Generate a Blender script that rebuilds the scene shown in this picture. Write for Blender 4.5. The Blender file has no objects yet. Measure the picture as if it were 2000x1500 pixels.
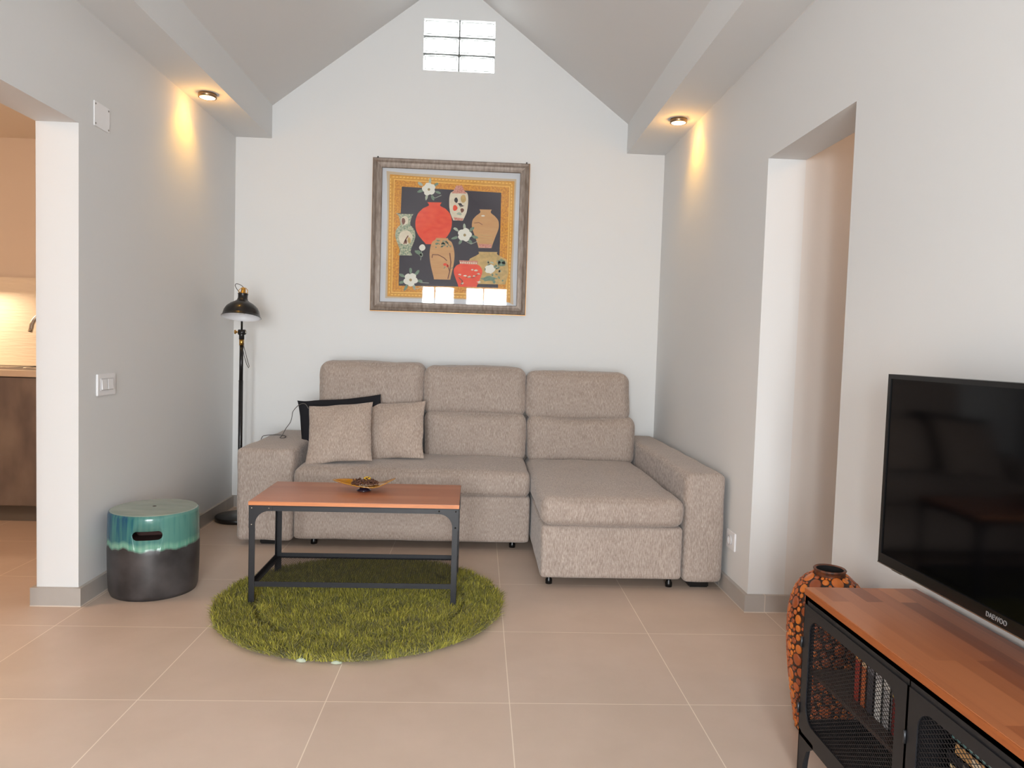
import bpy, bmesh, math, random
import numpy as np
from mathutils import Vector, Matrix
random.seed(7); np.random.seed(7)
C = bpy.context.scene.collection
S = bpy.context.scene
PI = math.pi

# ------------------------------------------------------------------ camera
cam = bpy.data.cameras.new('camera'); camo = bpy.data.objects.new('camera', cam); C.objects.link(camo)
def cam_basis(yaw, pit, rol):
    cy, sy, cp, sp, cr, sr = math.cos(yaw), math.sin(yaw), math.cos(pit), math.sin(pit), math.cos(rol), math.sin(rol)
    fwd = Vector((sy*cp, cy*cp, sp)); right = Vector((cy, -sy, 0)); up = right.cross(fwd)
    return cr*right + sr*up, -sr*right + cr*up, fwd
r_, u_, f_ = cam_basis(0.0452247, -0.0513285, 0.0309893)
M = Matrix((r_, u_, -f_)).transposed().to_4x4(); M.translation = Vector((0, 0, 1.173))
camo.matrix_world = M
cam.sensor_width = 36; cam.lens = 1418.74/2000*36; cam.clip_start = .02; cam.clip_end = 100
S.camera = camo

# ------------------------------------------------------------------ world, daylight, exposure
S.view_settings.view_transform = 'Standard'; S.view_settings.look = 'None'
S.view_settings.exposure = 0.18; S.view_settings.gamma = 1.0; S.view_settings.use_curve_mapping = False
W = bpy.data.worlds.new('sky'); S.world = W; W.use_nodes = True
W.node_tree.nodes['Background'].inputs[0].default_value = (.90, .95, 1.0, 1)
W.node_tree.nodes['Background'].inputs[1].default_value = 3.0

def area(name, loc, rot, sx, sy, energy, col, spread=PI):
    l = bpy.data.lights.new(name, 'AREA'); l.shape = 'RECTANGLE'; l.size = sx; l.size_y = sy; l.energy = energy; l.color = col; l.spread = spread
    o = bpy.data.objects.new(name, l); o.location = loc; o.rotation_euler = rot; C.objects.link(o); return o
# daylight falling through the wide patio opening in the wall behind the camera
area('daylight_door', (-.7425, -2.85, 1.25), (PI/2-.38, 0, 0), .62, 2.3, 106, (.95, .985, 1.0), math.radians(150))
area('daylight_window', (.0825, -2.85, 1.25), (PI/2-.38, 0, 0), .78, 2.3, 132, (.95, .985, 1.0), math.radians(150))
# added fill lamp at an unseen left-hand rear opening, softens the daylight
area('side_fill', (-1.95, -.9, 1.5), (PI/2, 0, -PI/2), 1.3, 1.4, 12, (.96, .97, 1.0))
# sky light on the glass blocks in the gable
area('daylight_gable', (-.20, 5.30, 3.22), (-PI/2, 0, 0), .48, .34, 3.2, (.97, 1.0, .98))

# ------------------------------------------------------------------ helpers
def lin(c):
    return tuple(((v/255)/12.92 if v/255 <= .04045 else ((v/255+.055)/1.055)**2.4) for v in c) + (1,)
MATS = {}
def mat(name, col, rough=.6, metal=0, spec=.5, noise=None, bump=None, coat=0, trans=0, emit=None, ior=1.45):
    """noise=(scale xyz, col2, amount contrast) ; bump=(scale xyz, strength, dist)"""
    m = bpy.data.materials.new(name); m.use_nodes = True; nt = m.node_tree; b = nt.nodes['Principled BSDF']
    b.inputs['Base Color'].default_value = lin(col); b.inputs['Roughness'].default_value = rough
    b.inputs['Metallic'].default_value = metal; b.inputs['Specular IOR Level'].default_value = spec
    b.inputs['Coat Weight'].default_value = coat; b.inputs['Transmission Weight'].default_value = trans; b.inputs['IOR'].default_value = ior
    if emit: b.inputs['Emission Color'].default_value = lin(emit[0]); b.inputs['Emission Strength'].default_value = emit[1]
    tc = nt.nodes.new('ShaderNodeTexCoord')
    def nz(scale, detail=3):
        mp = nt.nodes.new('ShaderNodeMapping'); mp.inputs['Scale'].default_value = scale
        nt.links.new(tc.outputs['Object'], mp.inputs[0])
        n = nt.nodes.new('ShaderNodeTexNoise'); n.inputs['Scale'].default_value = 1; n.inputs['Detail'].default_value = detail
        nt.links.new(mp.outputs[0], n.inputs['Vector']); return n
    if noise:
        n = nz(noise[0]); r = nt.nodes.new('ShaderNodeValToRGB'); k = noise[2]
        r.color_ramp.elements[0].position = .5-.5*k; r.color_ramp.elements[1].position = .5+.5*k
        r.color_ramp.elements[0].color = lin(col); r.color_ramp.elements[1].color = lin(noise[1])
        nt.links.new(n.outputs['Fac'], r.inputs[0]); nt.links.new(r.outputs[0], b.inputs['Base Color'])
    if bump:
        n = nz(bump[0]); bp = nt.nodes.new('ShaderNodeBump'); bp.inputs['Strength'].default_value = bump[1]; bp.inputs['Distance'].default_value = bump[2]
        nt.links.new(n.outputs['Fac'], bp.inputs['Height']); nt.links.new(bp.outputs[0], b.inputs['Normal'])
    MATS[name] = m; return m

class MB:
    def __init__(s): s.v = []; s.f = []; s.m = []; s.sm = []
    def add(s, vs, fs, mi=0, smooth=False):
        o = len(s.v); s.v += [tuple(map(float, v)) for v in vs]
        for f in fs: s.f.append(tuple(i+o for i in f)); s.m.append(mi); s.sm.append(smooth)
        return s
    def box(s, x0, x1, y0, y1, z0, z1, mi=0):
        return s.add([(x0,y0,z0),(x1,y0,z0),(x1,y1,z0),(x0,y1,z0),(x0,y0,z1),(x1,y0,z1),(x1,y1,z1),(x0,y1,z1)],
                     [(0,3,2,1),(4,5,6,7),(0,1,5,4),(1,2,6,5),(2,3,7,6),(3,0,4,7)], mi)
    def prism(s, pts, axis, a, b, mi=0):
        """polygon pts (2d) extruded along axis from a to b"""
        def p3(p, t):
            return {'x': (t, p[0], p[1]), 'y': (p[0], t, p[1]), 'z': (p[0], p[1], t)}[axis]
        n = len(pts); vs = [p3(p, a) for p in pts] + [p3(p, b) for p in pts]
        return s.add(vs, [tuple(range(n))[::-1], tuple(range(n, 2*n))] + [(i, (i+1) % n, n+(i+1) % n, n+i) for i in range(n)], mi)
    def tube(s, path, r, n=10, mi=0, cap=True):
        path = [Vector(p) for p in path]; k = len(path); rs = r if isinstance(r, (list, tuple)) else [r]*k
        vs = []; up = None
        for i, p in enumerate(path):
            t = (path[min(i+1, k-1)] - path[max(i-1, 0)]).normalized()
            if up is None: up = Vector((0, 0, 1)) if abs(t.z) < .9 else Vector((1, 0, 0))
            a = t.cross(up).normalized(); b = a.cross(t).normalized(); up = b
            for j in range(n):
                q = 2*PI*j/n; vs.append(p + rs[i]*(math.cos(q)*a + math.sin(q)*b))
        fs = [(i*n+j, i*n+(j+1) % n, (i+1)*n+(j+1) % n, (i+1)*n+j) for i in range(k-1) for j in range(n)]
        s.add(vs, fs, mi, True)
        if cap: s.add(vs[:n], [tuple(range(n))], mi); s.add(vs[-n:], [tuple(range(n))[::-1]], mi)
        return s
    def lathe(s, prof, n=48, c=(0,0,0), mi=0, smooth=True):
        vs = []
        for r, z in prof:
            for j in range(n): q = 2*PI*j/n; vs.append((c[0]+r*math.cos(q), c[1]+r*math.sin(q), c[2]+z))
        k = len(prof); fs = [(i*n+j, i*n+(j+1) % n, (i+1)*n+(j+1) % n, (i+1)*n+j) for i in range(k-1) for j in range(n)]
        return s.add(vs, fs, mi, smooth)
    def mesh(s, name, mats):
        me = bpy.data.meshes.new(name); me.from_pydata(s.v, [], s.f)
        for m in (mats if isinstance(mats, (list, tuple)) else [mats]): me.materials.append(m)
        me.polygons.foreach_set('material_index', s.m); me.polygons.foreach_set('use_smooth', s.sm); me.update(); return me
    def build(s, name, mats, parent=None, loc=(0,0,0), bevel=0, seg=2, fix=True):
        me = s.mesh(name, mats)
        if fix or bevel:
            bm = bmesh.new(); bm.from_mesh(me)
            if fix: bmesh.ops.remove_doubles(bm, verts=bm.verts, dist=1e-5); bmesh.ops.recalc_face_normals(bm, faces=bm.faces)
            if bevel:
                es = [e for e in bm.edges if len(e.link_faces) == 2 and e.calc_face_angle(0) > .6]
                bmesh.ops.bevel(bm, geom=es, offset=bevel, segments=seg, affect='EDGES', clamp_overlap=True)
                if seg > 2:
                    for f in bm.faces: f.smooth = True
            bm.to_mesh(me); bm.free()
        o = bpy.data.objects.new(name, me); C.objects.link(o); o.location = loc
        if parent: o.parent = parent
        return o
def thing(name, label, cat, loc=(0,0,0), rz=0, group=None):
    o = bpy.data.objects.new(name, None); C.objects.link(o); o.location = loc; o.rotation_euler = (0,0,rz); o.empty_display_size = .05
    return tag(o, label, cat, group)
def tag(o, label, cat, group=None):
    o['label'] = label; o['category'] = cat
    if group: o['group'] = group
    return o
def struct(o): o['kind'] = 'structure'; return o

# ------------------------------------------------------------------ materials
wallm = mat('white_paint', (225, 226, 226), .75, spec=.25, bump=((90,90,90), .06, .002))
ceilm = mat('ceiling_paint', (216, 215, 214), .85, spec=.2)
skirt = mat('grey_skirting_tile', (172, 166, 160), .45, noise=((6,6,6), (182,176,170), .5))
grout = mat('pale_grout', (215, 204, 192), .8)
black = mat('black_metal', (34, 34, 37), .42, metal=.2, spec=.5, bump=((900,900,900), .1, .0003))
blackp = mat('black_plastic', (12, 12, 13), .3)
brass = mat('brass', (205, 160, 85), .28, metal=1)
steel = mat('steel', (190, 185, 178), .22, metal=1)
whitep = mat('white_plastic', (240, 240, 242), .3)

def wood(name, c1, c2, c3, axis, stave=.045, rough=.36):
    """stave-glued board: axis = long direction (0 x, 1 y)"""
    m = bpy.data.materials.new(name); m.use_nodes = True; nt = m.node_tree; b = nt.nodes['Principled BSDF']
    b.inputs['Roughness'].default_value = rough
    tc = nt.nodes.new('ShaderNodeTexCoord'); mp = nt.nodes.new('ShaderNodeMapping')
    mp.inputs['Rotation'].default_value = (0, 0, PI/2 if axis == 1 else 0)
    nt.links.new(tc.outputs['Object'], mp.inputs[0])
    br = nt.nodes.new('ShaderNodeTexBrick'); br.offset = .43; br.inputs['Scale'].default_value = 1
    br.inputs['Brick Width'].default_value = .62; br.inputs['Row Height'].default_value = stave; br.inputs['Mortar Size'].default_value = 0
    br.inputs['Color1'].default_value = (0,0,0,1); br.inputs['Color2'].default_value = (1,1,1,1); br.inputs['Bias'].default_value = 0
    nt.links.new(mp.outputs[0], br.inputs['Vector'])
    mp2 = nt.nodes.new('ShaderNodeMapping'); mp2.inputs['Scale'].default_value = (3, 90, 90) ; nt.links.new(mp.outputs[0], mp2.inputs[0])
    n = nt.nodes.new('ShaderNodeTexNoise'); n.inputs['Scale'].default_value = 1; n.inputs['Detail'].default_value = 5; nt.links.new(mp2.outputs[0], n.inputs['Vector'])
    ad = nt.nodes.new('ShaderNodeMath'); ad.operation = 'MULTIPLY_ADD'; ad.inputs[1].default_value = .8
    sc = nt.nodes.new('ShaderNodeMath'); sc.operation = 'MULTIPLY'; sc.inputs[1].default_value = .25
    nt.links.new(n.outputs['Fac'], sc.inputs[0]); nt.links.new(br.outputs['Color'], ad.inputs[0]); nt.links.new(sc.outputs[0], ad.inputs[2])
    r = nt.nodes.new('ShaderNodeValToRGB'); e = r.color_ramp.elements; e[0].position = .15; e[0].color = lin(c1); e[1].position = .85; e[1].color = lin(c3)
    k = e.new(.5); k.color = lin(c2)
    nt.links.new(ad.outputs[0], r.inputs[0]); nt.links.new(r.outputs[0], b.inputs['Base Color'])
    return m
wood_table = wood('table_wood', (168,104,74), (176,112,80), (184,120,88), 0, .06)
wood_bench = wood('bench_wood', (128,66,40), (164,96,60), (190,118,76), 1, .045, .3)
wood_edge = mat('wood_edge', (208,134,84), .4, noise=((20,20,200), (192,118,72), .5))
wood_edge2 = mat('bench_wood_edge', (166,92,44), .4, noise=((20,20,200), (150,80,38), .5))

# floor tile
def floor_mat():
    m = bpy.data.materials.new('porcelain_floor_tile'); m.use_nodes = True; nt = m.node_tree; b = nt.nodes['Principled BSDF']; L = nt.links.new
    tc = nt.nodes.new('ShaderNodeTexCoord'); mp = nt.nodes.new('ShaderNodeMapping')
    mp.inputs['Location'].default_value = (1.070 + 6, -2.333 + 6, 0)
    L(tc.outputs['Object'], mp.inputs[0])
    br = nt.nodes.new('ShaderNodeTexBrick'); br.offset = 0; br.squash = 1; br.inputs['Scale'].default_value = 1
    br.inputs['Brick Width'].default_value = .6; br.inputs['Row Height'].default_value = .6; br.inputs['Mortar Size'].default_value = .0016
    br.inputs['Mortar Smooth'].default_value = .1
    br.inputs['Color1'].default_value = lin((203,183,167)); br.inputs['Color2'].default_value = lin((207,187,172)); br.inputs['Mortar'].default_value = lin((240,226,210))
    L(mp.outputs[0], br.inputs['Vector'])
    n = nt.nodes.new('ShaderNodeTexNoise'); n.inputs['Scale'].default_value = 3.2; n.inputs['Detail'].default_value = 6; n.inputs['Roughness'].default_value = .6; L(tc.outputs['Object'], n.inputs['Vector'])
    r = nt.nodes.new('ShaderNodeValToRGB'); r.color_ramp.elements[0].position = .3; r.color_ramp.elements[1].position = .7
    r.color_ramp.elements[0].color = (.90,.89,.87,1); r.color_ramp.elements[1].color = (1,1,1,1); L(n.outputs['Fac'], r.inputs[0])
    mx = nt.nodes.new('ShaderNodeMix'); mx.data_type = 'RGBA'; mx.blend_type = 'MULTIPLY'; mx.inputs[0].default_value = 1
    L(br.outputs['Color'], mx.inputs[6]); L(r.outputs[0], mx.inputs[7]); L(mx.outputs[2], b.inputs['Base Color'])
    b.inputs['Roughness'].default_value = .38; b.inputs['Specular IOR Level'].default_value = .4
    bp = nt.nodes.new('ShaderNodeBump'); bp.inputs['Strength'].default_value = .25; bp.inputs['Distance'].default_value = .002; bp.invert = True
    L(br.outputs['Fac'], bp.inputs['Height']); L(bp.outputs[0], b.inputs['Normal'])
    return m
floorm = floor_mat()

def fabric(name, dark, mid, light, k=1.0):
    m = bpy.data.materials.new(name); m.use_nodes = True; nt = m.node_tree; b = nt.nodes['Principled BSDF']; L = nt.links.new
    tc = nt.nodes.new('ShaderNodeTexCoord')
    def nz(sc, d=2):
        mp = nt.nodes.new('ShaderNodeMapping'); mp.inputs['Scale'].default_value = sc; L(tc.outputs['Object'], mp.inputs[0])
        n = nt.nodes.new('ShaderNodeTexNoise'); n.inputs['Scale'].default_value = 1; n.inputs['Detail'].default_value = d; L(mp.outputs[0], n.inputs['Vector']); return n
    a = nz((420*k, 55*k, 55*k)); c = nz((70*k, 420*k, 420*k)); g = nz((7,7,7), 3)
    s1 = nt.nodes.new('ShaderNodeMath'); s1.operation = 'MULTIPLY_ADD'; s1.inputs[1].default_value = .76
    s2 = nt.nodes.new('ShaderNodeMath'); s2.operation = 'MULTIPLY_ADD'; s2.inputs[1].default_value = .16
    s3 = nt.nodes.new('ShaderNodeMath'); s3.operation = 'MULTIPLY'; s3.inputs[1].default_value = .08
    L(g.outputs['Fac'], s3.inputs[0]); L(c.outputs['Fac'], s2.inputs[0]); L(s3.outputs[0], s2.inputs[2]); L(a.outputs['Fac'], s1.inputs[0]); L(s2.outputs[0], s1.inputs[2])
    r = nt.nodes.new('ShaderNodeValToRGB'); e = r.color_ramp.elements; e[0].position = .34; e[0].color = lin(dark); e[1].position = .66; e[1].color = lin(light)
    q = e.new(.5); q.color = lin(mid)
    L(s1.outputs[0], r.inputs[0]); L(r.outputs[0], b.inputs['Base Color'])
    b.inputs['Roughness'].default_value = .95; b.inputs['Specular IOR Level'].default_value = .15
    b.inputs['Sheen Weight'].default_value = .25; b.inputs['Sheen Roughness'].default_value = .5
    bp = nt.nodes.new('ShaderNodeBump'); bp.inputs['Strength'].default_value = .35; bp.inputs['Distance'].default_value = .0015
    L(s1.outputs[0], bp.inputs['Height']); L(bp.outputs[0], b.inputs['Normal'])
    return m
sofam = fabric('taupe_chenille', (144,129,119), (166,151,141), (188,175,165))
pillm = fabric('beige_weave', (150,132,120), (174,157,145), (198,183,171), 1.1)
bpillm = mat('black_cotton', (36,36,40), .9, spec=.15, bump=((300,300,300), .3, .001))

# ------------------------------------------------------------------ room shell
XL, XR, YB = -1.70, 1.25, 5.10
b = MB().box(-4.4, 3.2, -2.6, 5.4, -.1, 0); struct(b.build('floor', floorm))
# sloped ceiling
b = MB(); zr = 3.685; sl = .765; xm = -.25
for sgn, xe in ((-1, -1.9), (1, 1.45)):
    ze = zr - sl*abs(xe-xm)
    b.prism([(xm, zr), (xe, ze), (xe, ze+.15), (xm, zr+.15)], 'y', -2.4, 5.10)
struct(b.build('ceiling', ceilm))
# boxed beams along both side walls
b = MB().box(XL-.02, -1.458, -2.4, 5.10, 2.54, 2.80); struct(b.build('trim_1', wallm))
b = MB().box(.982, XR+.02, -2.4, 5.10, 2.54, 2.80); struct(b.build('trim_2', wallm))
# back wall with the opening for the glass blocks
gx0, gx1, gz0, gz1 = -.446, .042, 3.045, 3.392
b = MB().box(-1.9, gx0, YB, YB+.16, 0, 4).box(gx1, 1.45, YB, YB+.16, 0, 4).box(gx0, gx1, YB, YB+.16, 0, gz0).box(gx0, gx1, YB, YB+.16, gz1, 4)
struct(b.build('wall_back', wallm, fix=False))
b = MB().box(-1.875, XL, 3.16, YB, 0, 2.62).box(-1.875, XL, 2.2, 3.16, 2.05, 2.62).box(-1.875, XL, -.2, 2.2, 0, 2.62)
b.box(-1.875, XL, -2.4, -1.6, 0, 2.62).box(-1.875, XL, -1.6, -.2, 0, .8).box(-1.875, XL, -1.6, -.2, 2.25, 2.62)
struct(b.build('wall_left', wallm, fix=False))
b = MB().box(XR, 1.42, 3.21, YB, 0, 2.62).box(XR, 1.42, 2.455, 3.21, 2.04, 2.62).box(XR, 1.42, -2.4, 2.455, 0, 2.62)
struct(b.build('wall_right', wallm, fix=False))
b = MB().box(-1.875, -1.035, -2.4, -2.25, 0, 4).box(.45, 1.42, -2.4, -2.25, 0, 4).box(-.45, -.285, -2.4, -2.25, 0, 4)
b.box(-1.035, -.45, -2.4, -2.25, 2.17, 4).box(-.285, .45, -2.4, -2.25, 2.17, 4)
struct(b.build('wall_rear', wallm, fix=False))
gl_ = mat('white_window_frame', (235,235,235), .4)
for nm, xa, xb, xm_ in (('door_1', -1.035, -.45, -.80), ('window_2', -.285, .45, .031)):
    b = MB().box(xa, xa+.03, -2.36, -2.30, 0, 2.17).box(xb-.03, xb, -2.36, -2.30, 0, 2.17).box(xa+.03, xb-.03, -2.36, -2.30, 2.145, 2.17).box(xa+.03, xb-.03, -2.36, -2.30, 0, .06)
    b.box(xm_-.012, xm_+.012, -2.35, -2.31, .06, 2.145); struct(b.build(nm, gl_, fix=False))
# kitchen beyond the left opening
kitm = mat('kitchen_paint', (226, 216, 206), .7)
b = MB().box(-4.4, -1.875, 5.14, 5.3, 0, 1.54-.0).box(-4.4, -1.875, 5.145, 5.3, 1.54, 2.6)
o = MB().box(-4.4, -1.875, 5.145, 5.3, 0, 2.6).build('wall_kitchen', kitm); struct(o)
struct(MB().box(-4.4, -4.3, -2.4, 5.145, 0, 2.6).build('wall_kitchen_far', kitm))
struct(MB().box(-4.4, -1.875, -2.5, -2.4, 0, 2.6).build('wall_kitchen_rear', kitm))
struct(MB().box(-4.4, -1.875, -2.4, 5.145, 2.48, 2.6).build('ceiling_kitchen', kitm))
tilem = mat('glossy_white_tile', (236, 228, 214), .12, coat=.5, bump=((8, 8, 60), .35, .01))
struct(MB().box(-4.3, -1.875, 5.132, 5.145, .9, 1.54).build('trim_3', tilem))
# hallway beyond the right opening
hallm = mat('hall_paint', (222, 218, 214), .75)
struct(MB().box(1.42, 3.0, 3.21, 3.35, 0, 2.6).build('wall_hall', hallm))
struct(MB().box(2.9, 3.0, .6, 3.21, 0, 2.6).build('wall_hall_far', hallm))
struct(MB().box(1.42, 3.0, .5, .6, 0, 2.6).build('wall_hall_rear', hallm))
struct(MB().box(1.42, 3.0, .5, 3.35, 2.5, 2.6).build('ceiling_hall', hallm))

# skirting tiles
def skirting(name, x0, x1, y0, y1, joints=(), axis='y'):
    b = MB().box(x0, x1, y0, y1, .004, .08, 0)
    o = struct(b.build(name, [skirt, grout]))
    g = MB().box(x0-.001, x1+.001, y0-.001, y1+.001, 0, .004, 0)
    for j in joints:
        if axis == 'y': g.box(x0-.0005, x1+.0005, j-.0015, j+.0015, 0, .0805, 0)
        else: g.box(j-.0015, j+.0015, y0-.0005, y1+.0005, 0, .0805, 0)
    struct(g.build(name+'_grout', grout, o, fix=False)); o.children[0]['kind'] = 'structure'
t = .018
skirting('baseboard_left', XL, XL+t, 3.16-t, YB, (3.75, 4.35, 4.93))
skirting('baseboard_pillar', -1.875-t, XL, 3.16-t, 3.16, (), 'x')
skirting('baseboard_kitchen', -1.875-t, -1.875, 3.16, 4.5, (3.8, 4.3))
skirting('baseboard_back', XL+t, XR, YB-t, YB, (-1.62, -1.1, -.5, .1, .7), 'x')
skirting('baseboard_right', XR-t, XR, 3.21-t, YB-t, (3.55, 4.15, 4.75))
skirting('baseboard_hall', XR, 2.9, 3.21-t, 3.21, (1.325, 1.925, 2.5), 'x')
skirting('baseboard_right_near', XR-t, XR, -2.2, 2.455+t, (1.2, .6, 1.8, 2.4))
skirting('baseboard_jamb_near', XR, 1.42, 2.455, 2.455+t, (), 'x')
skirting('baseboard_left_near', XL, XL+t, -2.2, 2.2, (1.2, .6, 1.8))

# glass block window
def glassblock_mat():
    m = bpy.data.materials.new('wavy_glass_block'); m.use_nodes = True; nt = m.node_tree; L = nt.links.new
    for n in list(nt.nodes):
        if n.type == 'BSDF_PRINCIPLED': nt.nodes.remove(n)
    out = nt.nodes['Material Output']
    tc = nt.nodes.new('ShaderNodeTexCoord'); mp = nt.nodes.new('ShaderNodeMapping'); mp.inputs['Scale'].default_value = (16, 16, 30); L(tc.outputs['Object'], mp.inputs[0])
    n = nt.nodes.new('ShaderNodeTexNoise'); n.inputs['Scale'].default_value = 1; n.inputs['Detail'].default_value = 1; n.inputs['Distortion'].default_value = 1.2; L(mp.outputs[0], n.inputs['Vector'])
    bp = nt.nodes.new('ShaderNodeBump'); bp.inputs['Strength'].default_value = .6; bp.inputs['Distance'].default_value = .01; L(n.outputs['Fac'], bp.inputs['Height'])
    g = nt.nodes.new('ShaderNodeBsdfGlass'); g.inputs['Color'].default_value = (.98,1,.99,1); g.inputs['Roughness'].default_value = .05; L(bp.outputs[0], g.inputs['Normal'])
    tr = nt.nodes.new('ShaderNodeBsdfTransparent'); rp = nt.nodes.new('ShaderNodeValToRGB'); rp.color_ramp.elements[0].position = .60; rp.color_ramp.elements[0].color = (1,1,1,1); rp.color_ramp.elements[1].position = .68; rp.color_ramp.elements[1].color = (.10,.13,.10,1); L(n.outputs['Fac'], rp.inputs[0]); L(rp.outputs[0], tr.inputs['Color']); tl = nt.nodes.new('ShaderNodeBsdfTranslucent'); tl.inputs['Color'].default_value = (1,1,1,1)
    m1 = nt.nodes.new('ShaderNodeMixShader'); m1.inputs[0].default_value = .35; L(tr.outputs[0], m1.inputs[1]); L(tl.outputs[0], m1.inputs[2])
    m2 = nt.nodes.new('ShaderNodeMixShader'); m2.inputs[0].default_value = .3; L(m1.outputs[0], m2.inputs[1]); L(g.outputs[0], m2.inputs[2])
    L(m2.outputs[0], out.inputs['Surface']); return m
gbm = glassblock_mat()
win = bpy.data.objects.new('window_1', None); C.objects.link(win); win.location = ((gx0+gx1)/2, YB, gz0); win['kind'] = 'structure'
mortar = mat('grey_mortar', (120,122,120), .8); rimm = mat('block_rim', (176,184,176), .3)
gw = (gx1-gx0-.008)/2; gh = (gz1-gz0-.012)/3
b = MB(); X0 = gx0-(gx0+gx1)/2
b.box(-.004, .004, .006, .1, 0, gz1-gz0)
for i in (1, 2): b.box(X0, -X0, .006, .1, i*(gh+.006)-.006, i*(gh+.006))
o = b.build('mortar_joint', mortar, win, fix=False); o['kind'] = 'structure'
for r in range(3):
    for c in range(2):
        x = X0 + c*(gw+.008); z = r*(gh+.006)
        b = MB().box(x, x+gw, .01, .10, z, z+gh)
        b2 = MB()
        o = b.build('glass_block', gbm, win, bevel=.008, seg=3); o['kind'] = 'structure'
        # raised rim frame of the pressed glass face
        e = .015; w_ = .0035
        b2.box(x+e, x+gw-e, .007, .0098, z+e-w_, z+e).box(x+e, x+gw-e, .007, .0098, z+gh-e, z+gh-e+w_)
        b2.box(x+e-w_, x+e, .007, .0098, z+e-w_, z+gh-e+w_).box(x+gw-e, x+gw-e+w_, .007, .0098, z+e-w_, z+gh-e+w_)
        o2 = b2.build('rim', rimm, o, fix=False); o2['kind'] = 'structure'

# ------------------------------------------------------------------ soft shapes
def hash_noise(p, s, seed=0):
    from mathutils import noise
    return noise.noise(Vector((p[0]*s+seed*7.3, p[1]*s+seed*3.1, p[2]*s-seed*5.7)))
def cushion_mesh(name, w, d, h, r, puff=(0,0,0), n=22, wob=.004, seed=0, shear=0, m=sofam, sagz=0, taper=0):
    """rounded block centred at x, y with z from 0 to h; puff = outward swell on x,y,z faces"""
    V = []; F = []
    hs = (w/2, d/2, h/2)
    def pt(q):
        c = [max(-(hs[i]-r), min(hs[i]-r, q[i])) for i in range(3)]
        v = Vector([q[i]-c[i] for i in range(3)])
        if v.length > 1e-9: v = v.normalized()*r
        p = Vector(c)+v
        u = [q[i]/hs[i] for i in range(3)]
        for i in range(3):
            j, k = (i+1) % 3, (i+2) % 3
            p[i] += puff[i]*u[i]*(1-abs(u[j])**2.5)*(1-abs(u[k])**2.5)
        nn = hash_noise(p, 5.5, seed)*wob + hash_noise(p, 14, seed+3)*wob*.45
        dirv = Vector([u[i]**5 for i in range(3)]); dirv = dirv.normalized() if dirv.length > 1e-6 else dirv
        p += dirv*nn
        z01 = (p.z+hs[2])/h
        p.y += shear*z01
        p.x *= 1+taper*(z01-.5)
        p.z += sagz*math.sin(PI*(u[0]+1)/2)
        p.z += hs[2]
        return p
    def ease(t): # denser at edges
        return math.sin((t*2-1)*PI/2)
    for ax in range(3):
        j, k = (ax+1) % 3, (ax+2) % 3
        for sg in (-1, 1):
            o = len(V)
            for a in range(n+1):
                for c in range(n+1):
                    q = [0,0,0]; q[ax] = sg*hs[ax]; q[j] = ease(a/n)*hs[j]; q[k] = ease(c/n)*hs[k]
                    V.append(pt(q))
            for a in range(n):
                for c in range(n):
                    f = (o+a*(n+1)+c, o+(a+1)*(n+1)+c, o+(a+1)*(n+1)+c+1, o+a*(n+1)+c+1)
                    F.append(f if sg > 0 else f[::-1])
    b = MB(); b.add(V, F, 0, True); return b
def cushion(name, parent, x0, x1, y0, y1, z0, z1, r, puff=(0,0,0), rot=None, m=sofam, base=(0,0,0), **k):
    b = cushion_mesh(name, x1-x0, y1-y0, z1-z0, r, puff, **k)
    o = b.build(name, m, parent, ((x0+x1)/2-base[0], (y0+y1)/2-base[1], z0-base[2]))
    if rot: o.rotation_euler = rot
    return o

# ------------------------------------------------------------------ corner sofa
SB = (-.05, 4.25, 0)
sofa = thing('corner_sofa', 'taupe chenille corner sofa with right chaise and high backrest cushions', 'sofa', SB)
def sc(name, *a, **k): return cushion(name, sofa, *a, base=SB, **k)
sc('left_arm', -1.352, -1.035, 4.12, 5.05, .03, .555, .028, (.003,.004,.006), seed=1, wob=.006)
sc('right_arm', 1.028, 1.228, 3.48, 5.05, .035, .578, .032, (.0,.004,.004), seed=2, wob=.005)
sc('base_panel', -1.03, .312, 4.115, 4.98, .045, .318, .022, (0,.006,0), seed=3, wob=.003)
sc('chaise_base', .322, 1.022, 3.475, 4.98, .05, .312, .022, (0,.006,0), seed=4, wob=.003)
sc('seat_cushion', -1.028, .308, 4.085, 4.83, .312, .462, .045, (0,.014,.012), seed=5, wob=.006)
sc('chaise_cushion', .315, 1.025, 3.455, 4.83, .306, .452, .05, (.004,.014,.012), seed=6, wob=.007)
sc('back_frame', -1.03, 1.03, 4.86, 5.06, .10, .70, .03, seed=7)
for i, (x0, x1, zt) in enumerate(((-1.03, -.352, .745), (-.348, .312, .745), (.318, 1.026, .735))):
    sc('backrest_cushion', x0, x1, 4.62, 4.86, .428, zt, .06, (.0,.03,.008), seed=10+i, wob=.008, shear=.05)
for i, (x0, x1, z0, zt) in enumerate(((-1.03, -.362, .728, 1.043), (-.358, .303, .722, 1.034), (.312, .988, .702, 1.018))):
    sc('head_cushion', x0, x1, 4.68, 4.90, z0, zt, .055, (.006,.028,.006), seed=20+i, wob=.009, shear=.035)
footm = blackp
for x, y, rr in ((.375, 3.56, .017), (.975, 3.54, .017), (-.93, 4.2, .018), (.22, 4.2, .018), (-.94, 4.9, .018), (.95, 4.9, .018)):
    b = MB().lathe([(.0, 0), (rr, 0), (rr, .02), (rr*.7, .03), (rr*.7, .052), (0, .052)], 20)
    b.build('foot', footm, sofa, (x-SB[0], y-SB[1], 0))
b = MB().box(-.05, .05, -.05, .05, 0, .045); b.build('foot', footm, sofa, (1.125-SB[0], 3.58-SB[1], 0), bevel=.006)
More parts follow.
